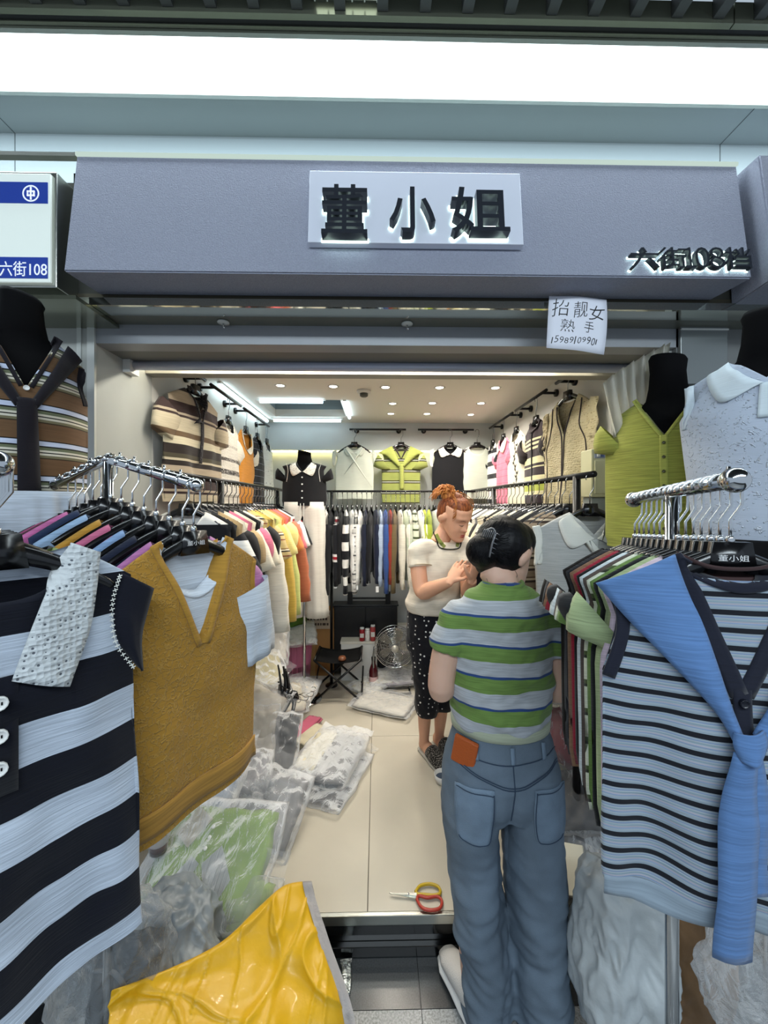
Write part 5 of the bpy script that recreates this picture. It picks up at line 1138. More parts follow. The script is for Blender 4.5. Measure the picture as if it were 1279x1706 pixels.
def wrA(c, n):
    dg_ = .5*c.x+c.z
    return .011*noise.noise(Vector((c.x*8+3, c.y*8, c.z*15)))*lerp(1.6, .8, sstep(.98, 1.08, c.z))+.009*noise.noise(Vector((dg_*26, c.y*8, c.x*7)))+.004*noise.noise(Vector((c.x*30, c.y*20, c.z*44-c.x*20)))
ts = fuse('striped_tee', bm, .0055, TS, pa, 6, wrA)
bvt = bvh_of(ts)
bm = bmesh.new()
for zz, rx, ry, hh in ((.925,.150,.115,.010),):
    loft_rings(bm, [(0,.01,.908,.143,.104),(0,.01,.914,.152,.116),(0,.01,.936,.154,.118),(0,.01,.942,.148,.112)], 40)
fin('pale_hem', bm, cloth('hem_pale', 'AEB59E', slub=.15), ts, True)
bm = bmesh.new(); tube(bm, [Vector((.010+.058*math.cos(a), .006+.056*math.sin(a), 1.355+.006*math.sin(a))) for a in [i*math.pi/16 for i in range(33)]], (.006,.008), 8, False); fin('neck_rib', bm, cloth('rib_green', '6C8A46'), ts, True)
# jeans
DN = plain('denim', '6C7B8A', .8, var=.42, vscale=4.5, bump=.25, bscale=420, spec=.25); bm = bmesh.new()
xl, xr_2 = wa(787, 1450).x, wa(890, 1450).x
loft_rings(bm, [(x, y, z, a, b) for z, x, y, a, b in ((.66,.0,.01,.165,.10),(.72,0,.01,.182,.125),(.78,0,.008,.182,.132),(.84,0,.008,.170,.124),(.90,0,.008,.152,.108),(.925,0,.008,.148,.104))], 36)
limb(bm, [(-.085,.01,.80), (-.092,.01,.66), (xl,.012,.52), (wa(800,1560).x,.015,.32), (wa(812,1650).x,.01,.12), (wa(811,1700).x,.005,.02)], [(.088,.120),(.090,.115),(.084,.105),(.080,.105),(.078,.105),(.076,.105)], 26)
limb(bm, [(.088,.01,.80), (.098,.01,.66), (xr_2,.012,.52), (wa(896,1560).x,.01,.32), (wa(899,1650).x,.0,.12), (wa(902,1700).x,-.01,.02)], [(.088,.120),(.092,.115),(.090,.107),(.088,.107),(.088,.11),(.086,.11)], 26)
def wrJ(c, n):
    k_ = sstep(.75, .2, c.z)
    return (.006+.010*k_)*noise.noise(Vector((c.x*9, c.y*9, c.z*9)))+(.003+.006*k_)*noise.noise(Vector((c.x*12+c.z*22, c.y*16, c.z*26-c.x*10)))-.012*math.exp(-(c.x/.018)**2)*sstep(.84, .70, c.z)*(1 if c.y < 0 else 0)
jn = fuse('jeans', bm, .0065, DN, pa, 5, wrJ); bvj = bvh_of(jn)
SEAM = plain('seam', '2C3E54', .8); DN2 = plain('denim_light', '74879A', .8, var=.25, vscale=12, bump=.25, bscale=420)
for s in (-1, 1):
    cx = (wa(777,1330).x if s < 0 else wa(895,1330).x); z1, z2 = wa(777,1285).z+.02, wa(777,1370).z+.02
    A_ = [(cx-.052, z1), (cx-.053, (z1+z2)/2), (cx-.045, z2+.012), (cx-.030, z2)]; B_ = [(cx+.052, z1-.004*s), (cx+.053, (z1+z2)/2), (cx+.046, z2+.012), (cx+.030, z2-.004)]
    pk = ruled(jn, 'back_pocket', A_, B_, DN2, lift=.003, na=8, bv=bvj, smoothp=True, k=4)
    for path in ([(cx-.049,z1-.004),(cx-.050,(z1+z2)/2),(cx-.042,z2+.014),(cx-.02,z2+.004),(cx+.02,z2+.004),(cx+.043,z2+.014),(cx+.050,(z1+z2)/2),(cx+.049,z1-.004)], [(cx-.05,z1-.008),(cx,z1-.009),(cx+.05,z1-.008)]): band(jn, 'pocket_seam', path, .0011, SEAM, bv=bvj, lift=.0085, na=1, th=.001)
for path in ([(-.15,.872),(-.08,.862),(0,.858),(.08,.862),(.15,.872)], [(-.15,.845),(-.09,.822),(0,.800),(.09,.822),(.15,.845)], [(-.15,.839),(-.09,.816),(0,.794),(.09,.816),(.15,.839)], [(0,.86),(.002,.80),(0,.74),(0,.69)]): band(jn, 'seam', path, .0013, SEAM, bv=bvj, lift=.0025, na=1, th=.001)
for x in (-.10, .0, .10): band(jn, 'belt_loop', [(x,.905),(x,.862)], .006, DN2, bv=bvj, lift=.006, na=2)
# shoes
SH = plain('white_mesh_shoe', 'C9C6C2', .6, bump=.3, bscale=300); SO = plain('shoe_sole', 'D8D8D6', .5)
for heel, toe in (((-.085,-.01,0), (-.140,.155,0)), ((.105,-.03,0), (.135,.14,0))):
    h_, t_ = Vector(heel), Vector(toe); d = (t_-h_).normalized(); h_ -= d*.03; t_ += d*.02; L_ = (t_-h_).length
    bm = bmesh.new(); tube(bm, [h_+d*L_*t+Vector((0,0,.017)) for t in (0,.05,.25,.5,.75,.93,1)], [(.02,.014),(.036,.016),(.041,.016),(.043,.016),(.049,.016),(.036,.014),(.012,.009)], 20); so = fin('shoe_sole', bm, SO, pa, True)
    bm = bmesh.new(); tube(bm, [h_+d*L_*t+Vector((0,0,z)) for t, z in ((.02,.055),(.12,.066),(.3,.062),(.5,.052),(.75,.040),(.93,.032),(.98,.028))], [(.020,.030),(.034,.042),(.038,.040),(.040,.034),(.043,.022),(.030,.013),(.010,.006)], 20); fin('shoe_upper', bm, SH, so, True)
# phone in the back pocket
pq = wa(784, 1270, 1.09); hq = bvj.ray_cast(Vector((pq.x, -1, pq.z)), Vector((0,1,0))); nq = hq[1] if hq[1].y < 0 else -hq[1]
nq = (nq+Vector((0,-.6,0))).normalized()
ph = empty('phone', OA+hq[0]+nq*.012, 0, 'phone in an orange leather case sticking out of the left back pocket', 'phone')
ph.rotation_euler = (math.radians(6), math.radians(12), math.atan2(nq.x, -nq.y))
box('leather_case', -.036, .036, -.006, .006, -.048, .040, plain('orange_leather', 'B0521C', .5, bump=.3, bscale=160), ph, bev=.005)
box('phone_body', -.034, .034, .004, .008, -.046, .038, BLACKP, ph, bev=.002)
# ================================================================== floor, corners and small things
FILM = film('poly_film', clear=.66); FILM2 = film('poly_film_milky', 'E6E8EA', clear=.35, rough=.22, bump=.9)
def pillow(nx, ny, w, h, t, amp, seed, pw=3, fr=9, up=1.0):
    """a closed flat cushion, z up"""
    bm = bmesh.new(); S_ = []
    for sg in (1, -1):
        rows = []
        for j in range(ny+1):
            r = []
            for i in range(nx+1):
                a, b = i/nx*2-1, j/ny*2-1; e = max(0, (1-abs(a)**pw)*(1-abs(b)**pw))
                x = a*w/2*(1-.04*b*b)+.012*N3(b*3, seed, 1)*w/.3*.6; y = b*h/2*(1-.04*a*a)+.012*N3(a*3, seed, 2)
                z = sg*t/2*e**.45
                z += amp*(N3(x*fr*2, y*fr*2, seed)+.6*N3(x*fr*5, y*fr*3, seed+4))*(e**.3 if sg > 0 else .3*e**.3)
                r.append(bm.verts.new((x, y, z*(1 if sg > 0 else .6))))
            rows.append(r)
        for j in range(ny):
            for i in range(nx):
                f = (rows[j][i], rows[j][i+1], rows[j+1][i+1], rows[j+1][i]); bm.faces.new(f if sg > 0 else f[::-1])
        S_.append(rows)
    bmesh.ops.remove_doubles(bm, verts=bm.verts, dist=.0006); return bm
bag_n = [0]
def poly_bag(loc, w, h, t, rot, m, label, second=None, group='clothes in clear plastic bags', fm=None, knot=False, amp=.010):
    bag_n[0] += 1; sd = bag_n[0]*3.7
    e = empty('clothes_bag', loc, 0, label, 'bag', group); e.rotation_euler = [math.radians(a) for a in rot]
    g_ = fin('folded_garment', pillow(18, 18, w*.90, h*.88, t*.85, .004, sd, 6, 8), m, e, True)
    if second: 
        b = fin('garment_trim', pillow(12, 12, w*.40, h*.80, t*.35, .006, sd+1, 4, 14), second, e, True); b.location = (-w*.24, 0, t*.34)
    f_ = fin('plastic_film', pillow(34, 34, w*1.04, h*1.04, t*1.12+.012, amp*1.3, sd+2, 3.2, 13), fm or FILM, e, True); f_.location = (0,0,.003)
    bm = bmesh.new(); rows = []   # flap along one end
    for j in range(6):
        rows.append([bm.verts.new((lerp(-w*.5, w*.5, i/20), h*.5+j*.014, .004+.010*N3(i*.5, j*.7, sd)+.006*j*N3(i*.25, 2, sd))) for i in range(21)])
    for a, b in zip(rows, rows[1:]):
        for i in range(20): bm.faces.new((a[i], a[i+1], b[i+1], b[i]))
    fin('bag_flap', bm, fm or FILM, e, True)
    if knot:
        bm = bmesh.new()
        for i in range(9):
            a = i*.7; tube(bm, smoothpath([Vector((0,h*.1,t*.4)), Vector((.02*math.cos(a), h*.1+.02*math.sin(a), t*.5+.03)), Vector((.05*math.cos(a), h*.1+.045*math.sin(a), t*.5+.075))], 3), [.012,.010,.008,.010,.012,.014,.010], 6)
        fin('twisted_neck', bm, fm or FILM2, e, True)
    return e
def P3(px, py, Y): return at(px, py, Y)
C_ = lambda c, **k: cloth('bagged_'+c, c, slub=.15, **k)
GRY = C_('7E7E80'); CRM = C_('D2CCBC'); DGR = C_('4A4A4C'); LC = cloth('bag_lace', 'D4CCB0', pat='lace', pcol='A09878', pscale=60, psize=.25)
poly_bag(floor_at(550, 1283)+Vector((0,0,.075)), .33, .46, .085, (0,0,-17), GRY, 'plastic bag of grey knit with cream lace lying on the tiles, nearest the middle', LC, amp=.012)
poly_bag(floor_at(548, 1296)+Vector((0,0,.022)), .35, .47, .04, (0,0,-20), DGR, 'flat bag of dark grey clothes under the grey and cream one')
poly_bag(P3(457, 1238, 2.12), .27, .30, .06, (52,0,-6), DGR, 'upright shiny bag holding a dark grey folded knit beside the left pile')
poly_bag(P3(440, 1345, 1.78), .37, .34, .08, (30,4,-14), C_('8C8C8E'), 'grey knit in a clear bag with a twisted neck, above the green polo', knot=True, amp=.014)
# green polo with a lace collar
e = poly_bag(P3(350, 1432, 1.42), .50, .36, .06, (34,-6,-12), C_('7F9B4E'), 'green polo shirt with cream lace collar folded in a clear bag', amp=.008)
bmv = None
def on_slab(e, pts, name, m, z=.030, th=.004):
    bm = bmesh.new(); vs = [bm.verts.new((x, y, z)) for x, y in pts]; bm.faces.new(vs); bmesh.ops.solidify(bm, geom=list(bm.faces), thickness=-th); return fin(name, bm, m, e)
on_slab(e, [(-.02,-.02),(-.06,.00),(-.15,-.13),(-.10,-.155),(-.05,-.10)], 'lace_collar', CROC); on_slab(e, [(-.01,-.02),(.045,.035),(.12,-.055),(.085,-.13),(.04,-.10)], 'lace_collar', CROC)
on_slab(e, [(-.16,.06),(-.09,.02),(-.03,.11),(-.11,.15)], 'cream_panel', C_('D8D2C0')); on_slab(e, [(-.10,-.15),(.06,-.13),(.06,-.15),(-.09,-.168)], 'cream_edging', C_('D8D2C0'))
for i in range(3):
    bm = bmesh.new(); lathe(bm, [(.007,0),(.007,.003),(.004,.004)], n=14); b = fin('button', bm, MC['pearl'], e, True); b.location = (-.012, .02+.032*i, .036)
poly_bag(P3(370, 1515, 1.32), .42, .20, .05, (40,-10,-22), C_('8AA05C'), 'lower edge of a second green knit bag under the lace-collared polo')
# pile along the left
pile = [((470,1165,2.72),.34,.30,.07,(18,0,20),C_('DCD2BC'),'cream knit bag on the floor below the pink bucket'),((495,1150,2.85),.30,.26,.05,(12,0,-12),C_('E2D8C8'),'ivory bag with lace front near the folding stool'),((432,1120,2.60),.34,.30,.10,(38,0,30),C_('C9C09A'),'pale yellow knit bag high on the left pile'),((450,1075,2.78),.26,.28,.10,(62,0,10),C_('DDD8CE'),'white bulging bag on top of the left pile, under the rail'),
 ((425,1180,2.35),.34,.30,.08,(30,10,-25),C_('B8B0A0'),'beige knit bag in the middle of the left pile'),((418,1235,2.10),.30,.34,.08,(48,0,12),C_('A8A296'),'taupe knit bag leaning behind the dark grey upright bag'),((350,1300,1.72),.30,.30,.12,(35,0,-8),C_('A9B4C4'),'pale blue knit bag low behind the mustard vest'),((405,1290,1.86),.26,.22,.08,(26,0,6),C_('9C9CA0'),'mid grey knit bag under the upright dark bag'),((440,1135,2.66),.28,.24,.08,(30,0,-40),C_('D8CFC0'),'oatmeal knit bag above the black hanger bundle')]
for (px, py, Y), w_, h_, t_, r_, m_, lb_ in pile: poly_bag(P3(px, py, Y), w_, h_, t_, r_, m_, lb_, amp=.014)
poly_bag(floor_at(640, 1178)+Vector((0,0,.03)), .46, .30, .05, (0,0,-24), C_('D9D5CC'), 'flat white knit bag on the tiles right of the folding stool'); poly_bag(floor_at(655, 1140)+Vector((0,0,.05)), .40, .26, .05, (3,0,8), C_('A8A4AA'), 'lilac grey bag on the tiles in front of the fan', C_('DED6C0')); poly_bag(floor_at(612, 1150)+Vector((0,0,.03)), .26, .24, .04, (0,0,-40), C_('D6D0B4'), 'pale yellow-green bag on the tiles beside the stool leg')
# pink and cream folders
for (px, py), w_, h_, rz, c, lb_ in (((508,1222),.10,.30,-24,'C8647C','pink folded knit sliver between the two grey bags'), ((520,1235),.12,.26,-30,'D6CCB0','cream folder edge beside the pink folded knit')):
    e = empty('folded_knit', floor_at(px, py)+Vector((0,0,.03 if 'pink' in lb_ else .012)), math.radians(rz), lb_, 'clothing'); fin('fold', pillow(10, 14, w_, h_, .04, .003, px*.1, 6), C_(c), e, True)
    fin('inner_fold', pillow(8, 12, w_*.96, h_*.9, .02, .002, px*.2, 6), C_(c), e, True).location = (0,-.01,.018)
# black hanger bundle
for i in range(5):
    c = copy_tree(HP); c.location = P3(466+i*5, 1150+i*3, 2.42); c.rotation_euler = (math.radians(70+8*i), math.radians(95+14*i), math.radians(20+25*i)); tag(c, ['loose black hanger lying lowest in the tangle on the bag pile','loose black hanger leaning left in the tangle on the bag pile','loose black hanger in the middle of the tangle on the bag pile','loose black hanger leaning right in the tangle on the bag pile','loose black hanger topmost in the tangle on the bag pile'][i], 'hanger', 'tangle of loose hangers on the bag pile')
# ---- back of the shop
def roundbox(name, x0, x1, y0, y1, z0, z1, m, parent=None, b=.004): return box(name, x0, x1, y0, y1, z0, z1, m, parent, bev=b)
p = P3(492, 1080, 3.22); e = empty('bucket', (p.x, 3.22, ZF), 0, 'pink round bin with a flat plastic bag on top', 'bin')
bm = bmesh.new(); lathe(bm, [(.105,0),(.125,.20),(.135,.38),(.142,.385),(.142,.40),(.130,.40),(.118,.05)], n=32); fin('bin_body', bm, plain('pink_plastic', 'D2799A', .4), e, True)
for i in range(20):
    a = i*math.pi/10; bm = bmesh.new(); tube(bm, [(.112*math.cos(a), .112*math.sin(a), .02), (.137*math.cos(a), .137*math.sin(a), .37)], .003, 4); fin('rib', bm, MC['pink_plastic'], e)
poly_bag(Vector((p.x-.02, 3.12, ZF+.43)), .40, .34, .03, (14,0,14), C_('B9B0A8'), 'flat clear bag resting on the pink bin')
bm = bmesh.new(); p = P3(482, 1028, 3.30); ball(bm, (0,0,0), (.15,.12,.13)); bmesh.ops.subdivide_edges(bm, edges=bm.edges, cuts=1)
for v in bm.verts: v.co += v.co.normalized()*(.022*N3(v.co.x*14, v.co.y*14, v.co.z*14)+.010*N3(v.co.x*34, v.co.y*34, v.co.z*34))
e = empty('plastic_sack', p, 0, 'shiny green plastic sack behind the white trousers', 'sack'); fin('sack_body', bm, plain('green_poly', '5E8C22', .25, coat=.4), e, True)
bm = bmesh.new(); 
for i in range(6): tube(bm, smoothpath([(0,0,.12),(.02*math.cos(i),.02*math.sin(i),.15),(.05*math.cos(i),.04*math.sin(i),.17)], 3), .008, 5)
fin('gathered_neck', bm, MC['green_poly'], e, True)
bm = bmesh.new(); p = P3(452, 1048, 3.0); ball(bm, (0,0,0), (.10,.09,.10)); bmesh.ops.subdivide_edges(bm, edges=bm.edges, cuts=1)
for v in bm.verts: v.co += v.co.normalized()*(.02*N3(v.co.x*18, v.co.y*18, v.co.z*18))
o = fin('plastic_sack', bm, plain('black_poly', '0C1210', .2, coat=.4), None, True); o.location = p; tag(o, 'small black plastic sack left of the green sack', 'sack')
a, b = P3(487, 1095, 3.36), P3(556, 1014, 3.36); e = empty('cardboard_box', ((a.x+b.x)/2, 3.40, ZF), 0, 'brown cardboard box with a printed white upper half against the back wall', 'box'); hw = (b.x-a.x)/2; zt = b.z-ZF
roundbox('carton', -hw, hw, -.05, .06, 0, zt, plain('cardboard', 'A87C48', .8, var=.08), e, .003); box('white_print_panel', -hw*.94, hw*.94, -.052, -.049, zt-.17, zt-.012, plain('panel_tan', 'C9B8A0', .7), e)
bm = bmesh.new(); rb = random.Random(5)
for r in range(3):
    x = -hw*.8
    while x < hw*.7:
        w_ = rb.uniform(.012, .03); bx(bm, x, x+w_, -.0535, -.052, zt-.05-.045*r, zt-.03-.045*r); x += w_+.008
fin('print_marks', bm, plain('dark_print', '4A3A30', .7), e); box('tape', -.02, .02, -.0515, -.049, 0, zt-.18, plain('tape_tan', 'B89460', .3), e)
a, b = P3(556, 1110, 3.40), P3(662, 1008, 3.36); e = empty('cabinet', ((a.x+b.x)/2, 3.46, ZF), 0, 'low black cabinet standing against the back wall', 'cabinet'); hw = (b.x-a.x)/2; zt = b.z-ZF
roundbox('carcass', -hw, hw, -.08, .05, .02, zt-.014, plain('black_wood', '0B0B0D', .4), e); roundbox('cabinet_top', -hw-.01, hw+.01, -.09, .055, zt-.014, zt, MC['black_wood'], e)
for s in (-1, 1):
    d = roundbox('door', (.004 if s > 0 else -hw+.006), (hw-.006 if s > 0 else -.004), -.092, -.081, .03, zt-.02, MC['black_wood'], e, .002); box('knob', s*.03-.006, s*.03+.006, -.10, -.092, zt*.5, zt*.5+.03, BLACKM, d)
a, b = P3(583, 1008, 3.42), P3(646, 990, 3.42); e = empty('black_stand', ((a.x+b.x)/2, 3.43, a.z+.0), 0, 'black frame with two uprights standing on the black cabinet', 'stand'); hw = (b.x-a.x)/2
for s in (-1, 1): box('upright', s*hw-.022, s*hw+.022, -.02, .02, 0, b.z-a.z+.02, BLACKM, e, bev=.002)
box('crossbar', -hw, hw, -.01, .01, (b.z-a.z)*.55, (b.z-a.z)*.55+.012, BLACKM, e)
# folding stool
def fp(px, py, Y): return at(px, py, Y)
e = empty('folding_stool', (fp(565, 1110, 3.02).x, 3.02, ZF), 0, 'black folding canvas stool with crossed legs at the back of the shop', 'stool'); o0 = e.location; st = .32; hw = .17
bm = bmesh.new(); rows = []
for j in range(9):
    rows.append([bm.verts.new((lerp(-hw, hw, i/12), lerp(-.14, .14, j/8), st-.035*(1-(2*i/12-1)**2)*(1-.3*(2*j/8-1)**2))) for i in range(13)])
for a, b in zip(rows, rows[1:]):
    for i in range(12): bm.faces.new((a[i], a[i+1], b[i+1], b[i]))
bmesh.ops.solidify(bm, geom=list(bm.faces), thickness=.006); fin('canvas_seat', bm, plain('black_canvas', '121214', .9, bump=.3, bscale=300), e, True)
for y in (-.14, .14):
    for s in (-1, 1): bm = bmesh.new(); tube(bm, [(s*hw, y, st), (-s*hw*1.05, -y*1.0 if False else y, .012)], .0085, 8); lg = fin('leg', bm, BLACKM, e, True); bm = bmesh.new(); bmesh.ops.create_uvsphere(bm, u_segments=10, v_segments=8, radius=.013); f_ = fin('rubber_foot', bm, BLACKP, lg, True); f_.location = (-s*hw*1.05, y, .013)
for s in (-1, 1): bm = bmesh.new(); tube(bm, [(s*hw, -.14, st), (s*hw, .14, st)], .0085, 8); fin('side_bar', bm, BLACKM, e, True)
for s in (-1, 1): bm = bmesh.new(); tube(bm, [(s*hw*1.05, -.14, .02), (s*hw*1.05, .14, .16)], .007, 8); tube(bm, [(s*hw*1.05, .14, .02), (s*hw*1.05, -.14, .16)], .007, 8); fin('cross_brace', bm, BLACKM, e, True)
bm = bmesh.new(); lathe(bm, [(.028,0),(.030,.012),(.024,.026),(.012,.03)], n=20); t = fin('tape_roll', bm, plain('brown_glossy', '7A4A30', .3), None, True); t.location = (o0.x+.03, 2.93, ZF+st-.018); tag(t, 'small brown roll lying on the black stool seat', 'roll')
# white storage box with jars on top
a, b = P3(568, 1115, 3.26), P3(628, 1068, 3.26); e = empty('storage_box', ((a.x+b.x)/2, 3.30, ZF), 0, 'white storage box between the stool and the fan', 'box'); hw = (b.x-a.x)/2; zt = b.z-ZF
roundbox('box_body', -hw, hw, -.05, .06, 0, zt-.02, WHITEP, e, .004); roundbox('lid', -hw-.006, hw+.006, -.056, .066, zt-.02, zt, plain('lid_cream', 'DAD6CA', .5), e, .003); box('handle', -.03, .03, -.062, -.05, zt*.5, zt*.5+.016, GREYM, e)
for px, lb_, c, h_ in ((603, 'red drink can on the white storage box, left one', 'A8262C', .11), (612, 'slim white tube between the cans on the storage box', 'E2E0DC', .10), (621, 'red and silver jar with a white lid on the storage box', 'B24444', .13)):
    e2 = empty('can' if 'can' in lb_ else 'jar', (P3(px, 1060, 3.27).x, 3.27, ZF+zt), 0, lb_, 'can' if 'can' in lb_ else 'jar')
    bm = bmesh.new(); lathe(bm, [(.018,0),(.022,.006),(.022,h_-.02),(.018,h_-.012)], n=20); fin('body', bm, plain('can_'+c, c, .3, .2), e2, True)
    bm = bmesh.new(); lathe(bm, [(.0185,h_-.012),(.019,h_),(.016,h_+.003)], n=20); fin('lid', bm, plain('lid_white', 'E0E0DC', .4), e2, True)
    box('label_band', -.0226*.7, .0226*.7, -.0232, -.016, h_*.3, h_*.6, plain('band_white', 'DEDAD2', .5), e2)
p = P3(622, 1100, 3.12); e = empty('bottle', (p.x, 3.12, ZF), 0, 'dark maroon bottle with a white label beside the fan', 'bottle'); bm = bmesh.new(); lathe(bm, [(.034,0),(.036,.01),(.036,.14),(.026,.175),(.015,.20),(.015,.225)], n=24); fin('glass_body', bm, plain('maroon_glass', '4A1218', .12, coat=.5), e, True)
bm = bmesh.new(); lathe(bm, [(.017,.225),(.017,.25)], n=16); fin('cap', bm, BLACKP, e, True); bm = bmesh.new(); lathe(bm, [(.0366,.06),(.0366,.10)], n=24, cap=False); fin('paper_label', bm, plain('label_pink', 'D8B4B0', .6), e, True)
# fan
fc = P3(657, 1076, 3.10); e = empty('electric_fan', (fc.x, 3.10, ZF), 0, 'round silver wire-cage floor fan beside the standing woman', 'fan'); cz = fc.z-ZF; R_ = .155
bm = bmesh.new()
for r in [.03+.0125*i for i in range(11)]:
    tube(bm, [(r*math.cos(a), -.045-.02*(1-(r/R_)**2), cz+r*math.sin(a)) for a in [i*math.pi/20 for i in range(41)]], .0014 if r < .15 else .004, 4, False)
for i in range(24):
    a = i*math.pi/12; tube(bm, [(.028*math.cos(a), -.065, cz+.028*math.sin(a)), (.10*math.cos(a+.2), -.056, cz+.10*math.sin(a+.2)), (R_*math.cos(a+.3), -.04, cz+R_*math.sin(a+.3))], .0014, 4)
fin('front_cage', bm, CHROME, e, True)
bm = bmesh.new()
for r in (.06, .11, .155): tube(bm, [(r*math.cos(a), .03+.02*(1-(r/R_)**2), cz+r*math.sin(a)) for a in [i*math.pi/20 for i in range(41)]], .0025, 4, False)
for i in range(16): a = i*math.pi/8; tube(bm, [(.02*math.cos(a), .05, cz+.02*math.sin(a)), (R_*math.cos(a), .0, cz+R_*math.sin(a)), (R_*math.cos(a), -.04, cz+R_*math.sin(a))], .0018, 4)
fin('rear_cage', bm, CHROME, e, True)
for k in range(5):
    bm = bmesh.new(); a0 = k*2*math.pi/5; rows = []
    for j in range(7):
        r = lerp(.025, .135, j/6); wv = .55*math.sin(math.pi*(.25+.6*j/6)); rows.append([bm.verts.new((r*math.cos(a0+wv*(q/4-.5)*1.6), .0+.03*(q/4-.5), cz+r*math.sin(a0+wv*(q/4-.5)*1.6))) for q in range(5)])
    for A, B in zip(rows, rows[1:]):
        for q in range(4): bm.faces.new((A[q], A[q+1], B[q+1], B[q]))
    bmesh.ops.solidify(bm, geom=list(bm.faces), thickness=.0015); fin('fan_blade', bm, plain('blade_grey', 'A8A498', .3, .3), e, True)
bm = bmesh.new(); tube(bm, [(0,-.072,cz),(0,-.058,cz)], .027, 24); fin('hub_badge', bm, plain('badge', 'C9C6BC', .3, .4), e, True)
bm = bmesh.new(); tube(bm, [(0,.0,cz),(0,.10,cz)], .045, 20); fin('motor', bm, GREYM, e, True)
bm = bmesh.new()
for s in (-1, 1): tube(bm, smoothpath([(s*(R_+.005), -.02, cz), (s*(R_+.012), .0, cz*.5), (s*.12, .0, .012), (s*.12, -.10, .012)], 4), .008, 8)
tube(bm, [(-.12,-.10,.012),(.12,-.10,.012)], .008, 8); tube(bm, [(-.12,.0,.012),(.12,.0,.012)], .008, 8); fin('floor_bracket', bm, CHROMED, e, True)
e = empty('papers', (P3(672,1030,3.42).x, 3.44, P3(672,1050,3.42).z), 0, 'white box of papers beside the black cabinet, behind the woman', 'box'); roundbox('tray', -.06, .06, -.04, .04, -.2, .03, plain('paper_white', 'B9BCC0', .6), e); roundbox('sheet_stack', -.05, .05, -.035, .035, .03, .05, plain('paper2', 'D0D0CC', .7), e, .001)
# ---- scissors
e = empty('scissors', floor_at(690, 1500)+Vector((0,0,.004)), 0, 'open-handled scissors with one red and one yellow grip on the threshold', 'scissors'); q = lambda px, py: floor_at(px, py)-floor_at(690, 1500)
RED = plain('red_grip', 'B23A2A', .35); YEL = plain('yellow_grip', 'C2A21E', .35)
for tip, base, loop, m in ((q(648,1492), q(694,1499), [q(694,1502),q(702,1516),q(716,1521),q(732,1518),q(736,1506),q(728,1498),q(712,1500),q(698,1497)], RED), (q(650,1495), q(694,1496), [q(692,1490),q(700,1480),q(716,1477),q(730,1482),q(733,1492),q(724,1496),q(708,1495),q(696,1494)], YEL)):
    bm = bmesh.new(); d = (base-tip); n_ = Vector((-d.y, d.x, 0)).normalized(); z_ = .004 if m is RED else .0075
    quad8(bm, [tip+Vector((0,0,z_)), base-n_*.006+Vector((0,0,z_)), base+n_*.006+Vector((0,0,z_)), tip+n_*.0012+Vector((0,0,z_)), tip+Vector((0,0,z_+.003)), base-n_*.006+Vector((0,0,z_+.003)), base+n_*.006+Vector((0,0,z_+.003)), tip+n_*.0012+Vector((0,0,z_+.003))])
    fin('blade', bm, STEEL, e); bm = bmesh.new(); L_ = smoothpath([v+Vector((0,0,.006)) for v in loop]+[loop[0]+Vector((0,0,.006))], 4); tube(bm, L_, (.0055,.0055), 8, False); fin('grip', bm, m, e, True)
bm = bmesh.new(); lathe(bm, [(.004,.002),(.004,.013),(.002,.014)], q(680,1496), 12); fin('pivot_screw', bm, CHROME, e, True)
# foil packet
e = empty('foil_packet', floor_at(577, 1632, 0)+Vector((0,0,.006)), math.radians(6), 'small torn silver foil packet on the dark granite', 'packet'); bm = pillow(10, 18, .036, .10, .010, .006, 9, 3, 30)
for v in bm.verts: v.co.x *= 1-.35*sstep(0, -.05, v.co.y)
fin('foil_body', bm, plain('foil', 'C2C8C6', .2, .9, bump=.6, bscale=90), e, True); box('seal_strip', -.020, .020, .040, .052, .001, .004, plain('foil', 'C2C8C6'), e)
# slipper beside the woman's foot
fp_ = floor_at(737, 1303); e = empty('cup', fp_, 0, 'white rim of a small bowl on the tiles beside the dark clog', 'bowl'); bm = bmesh.new(); lathe(bm, [(.03,0),(.04,.02),(.045,.045),(.041,.045),(.034,.012),(.0,.010)], n=24); fin('bowl_body', bm, plain('white_ceramic', 'D8D8D6', .3), e, True); bm = bmesh.new(); lathe(bm, [(.036,.026),(.0005,.027)], n=20); fin('dark_contents', bm, plain('bluish_dark', '3A4A60', .5), e)
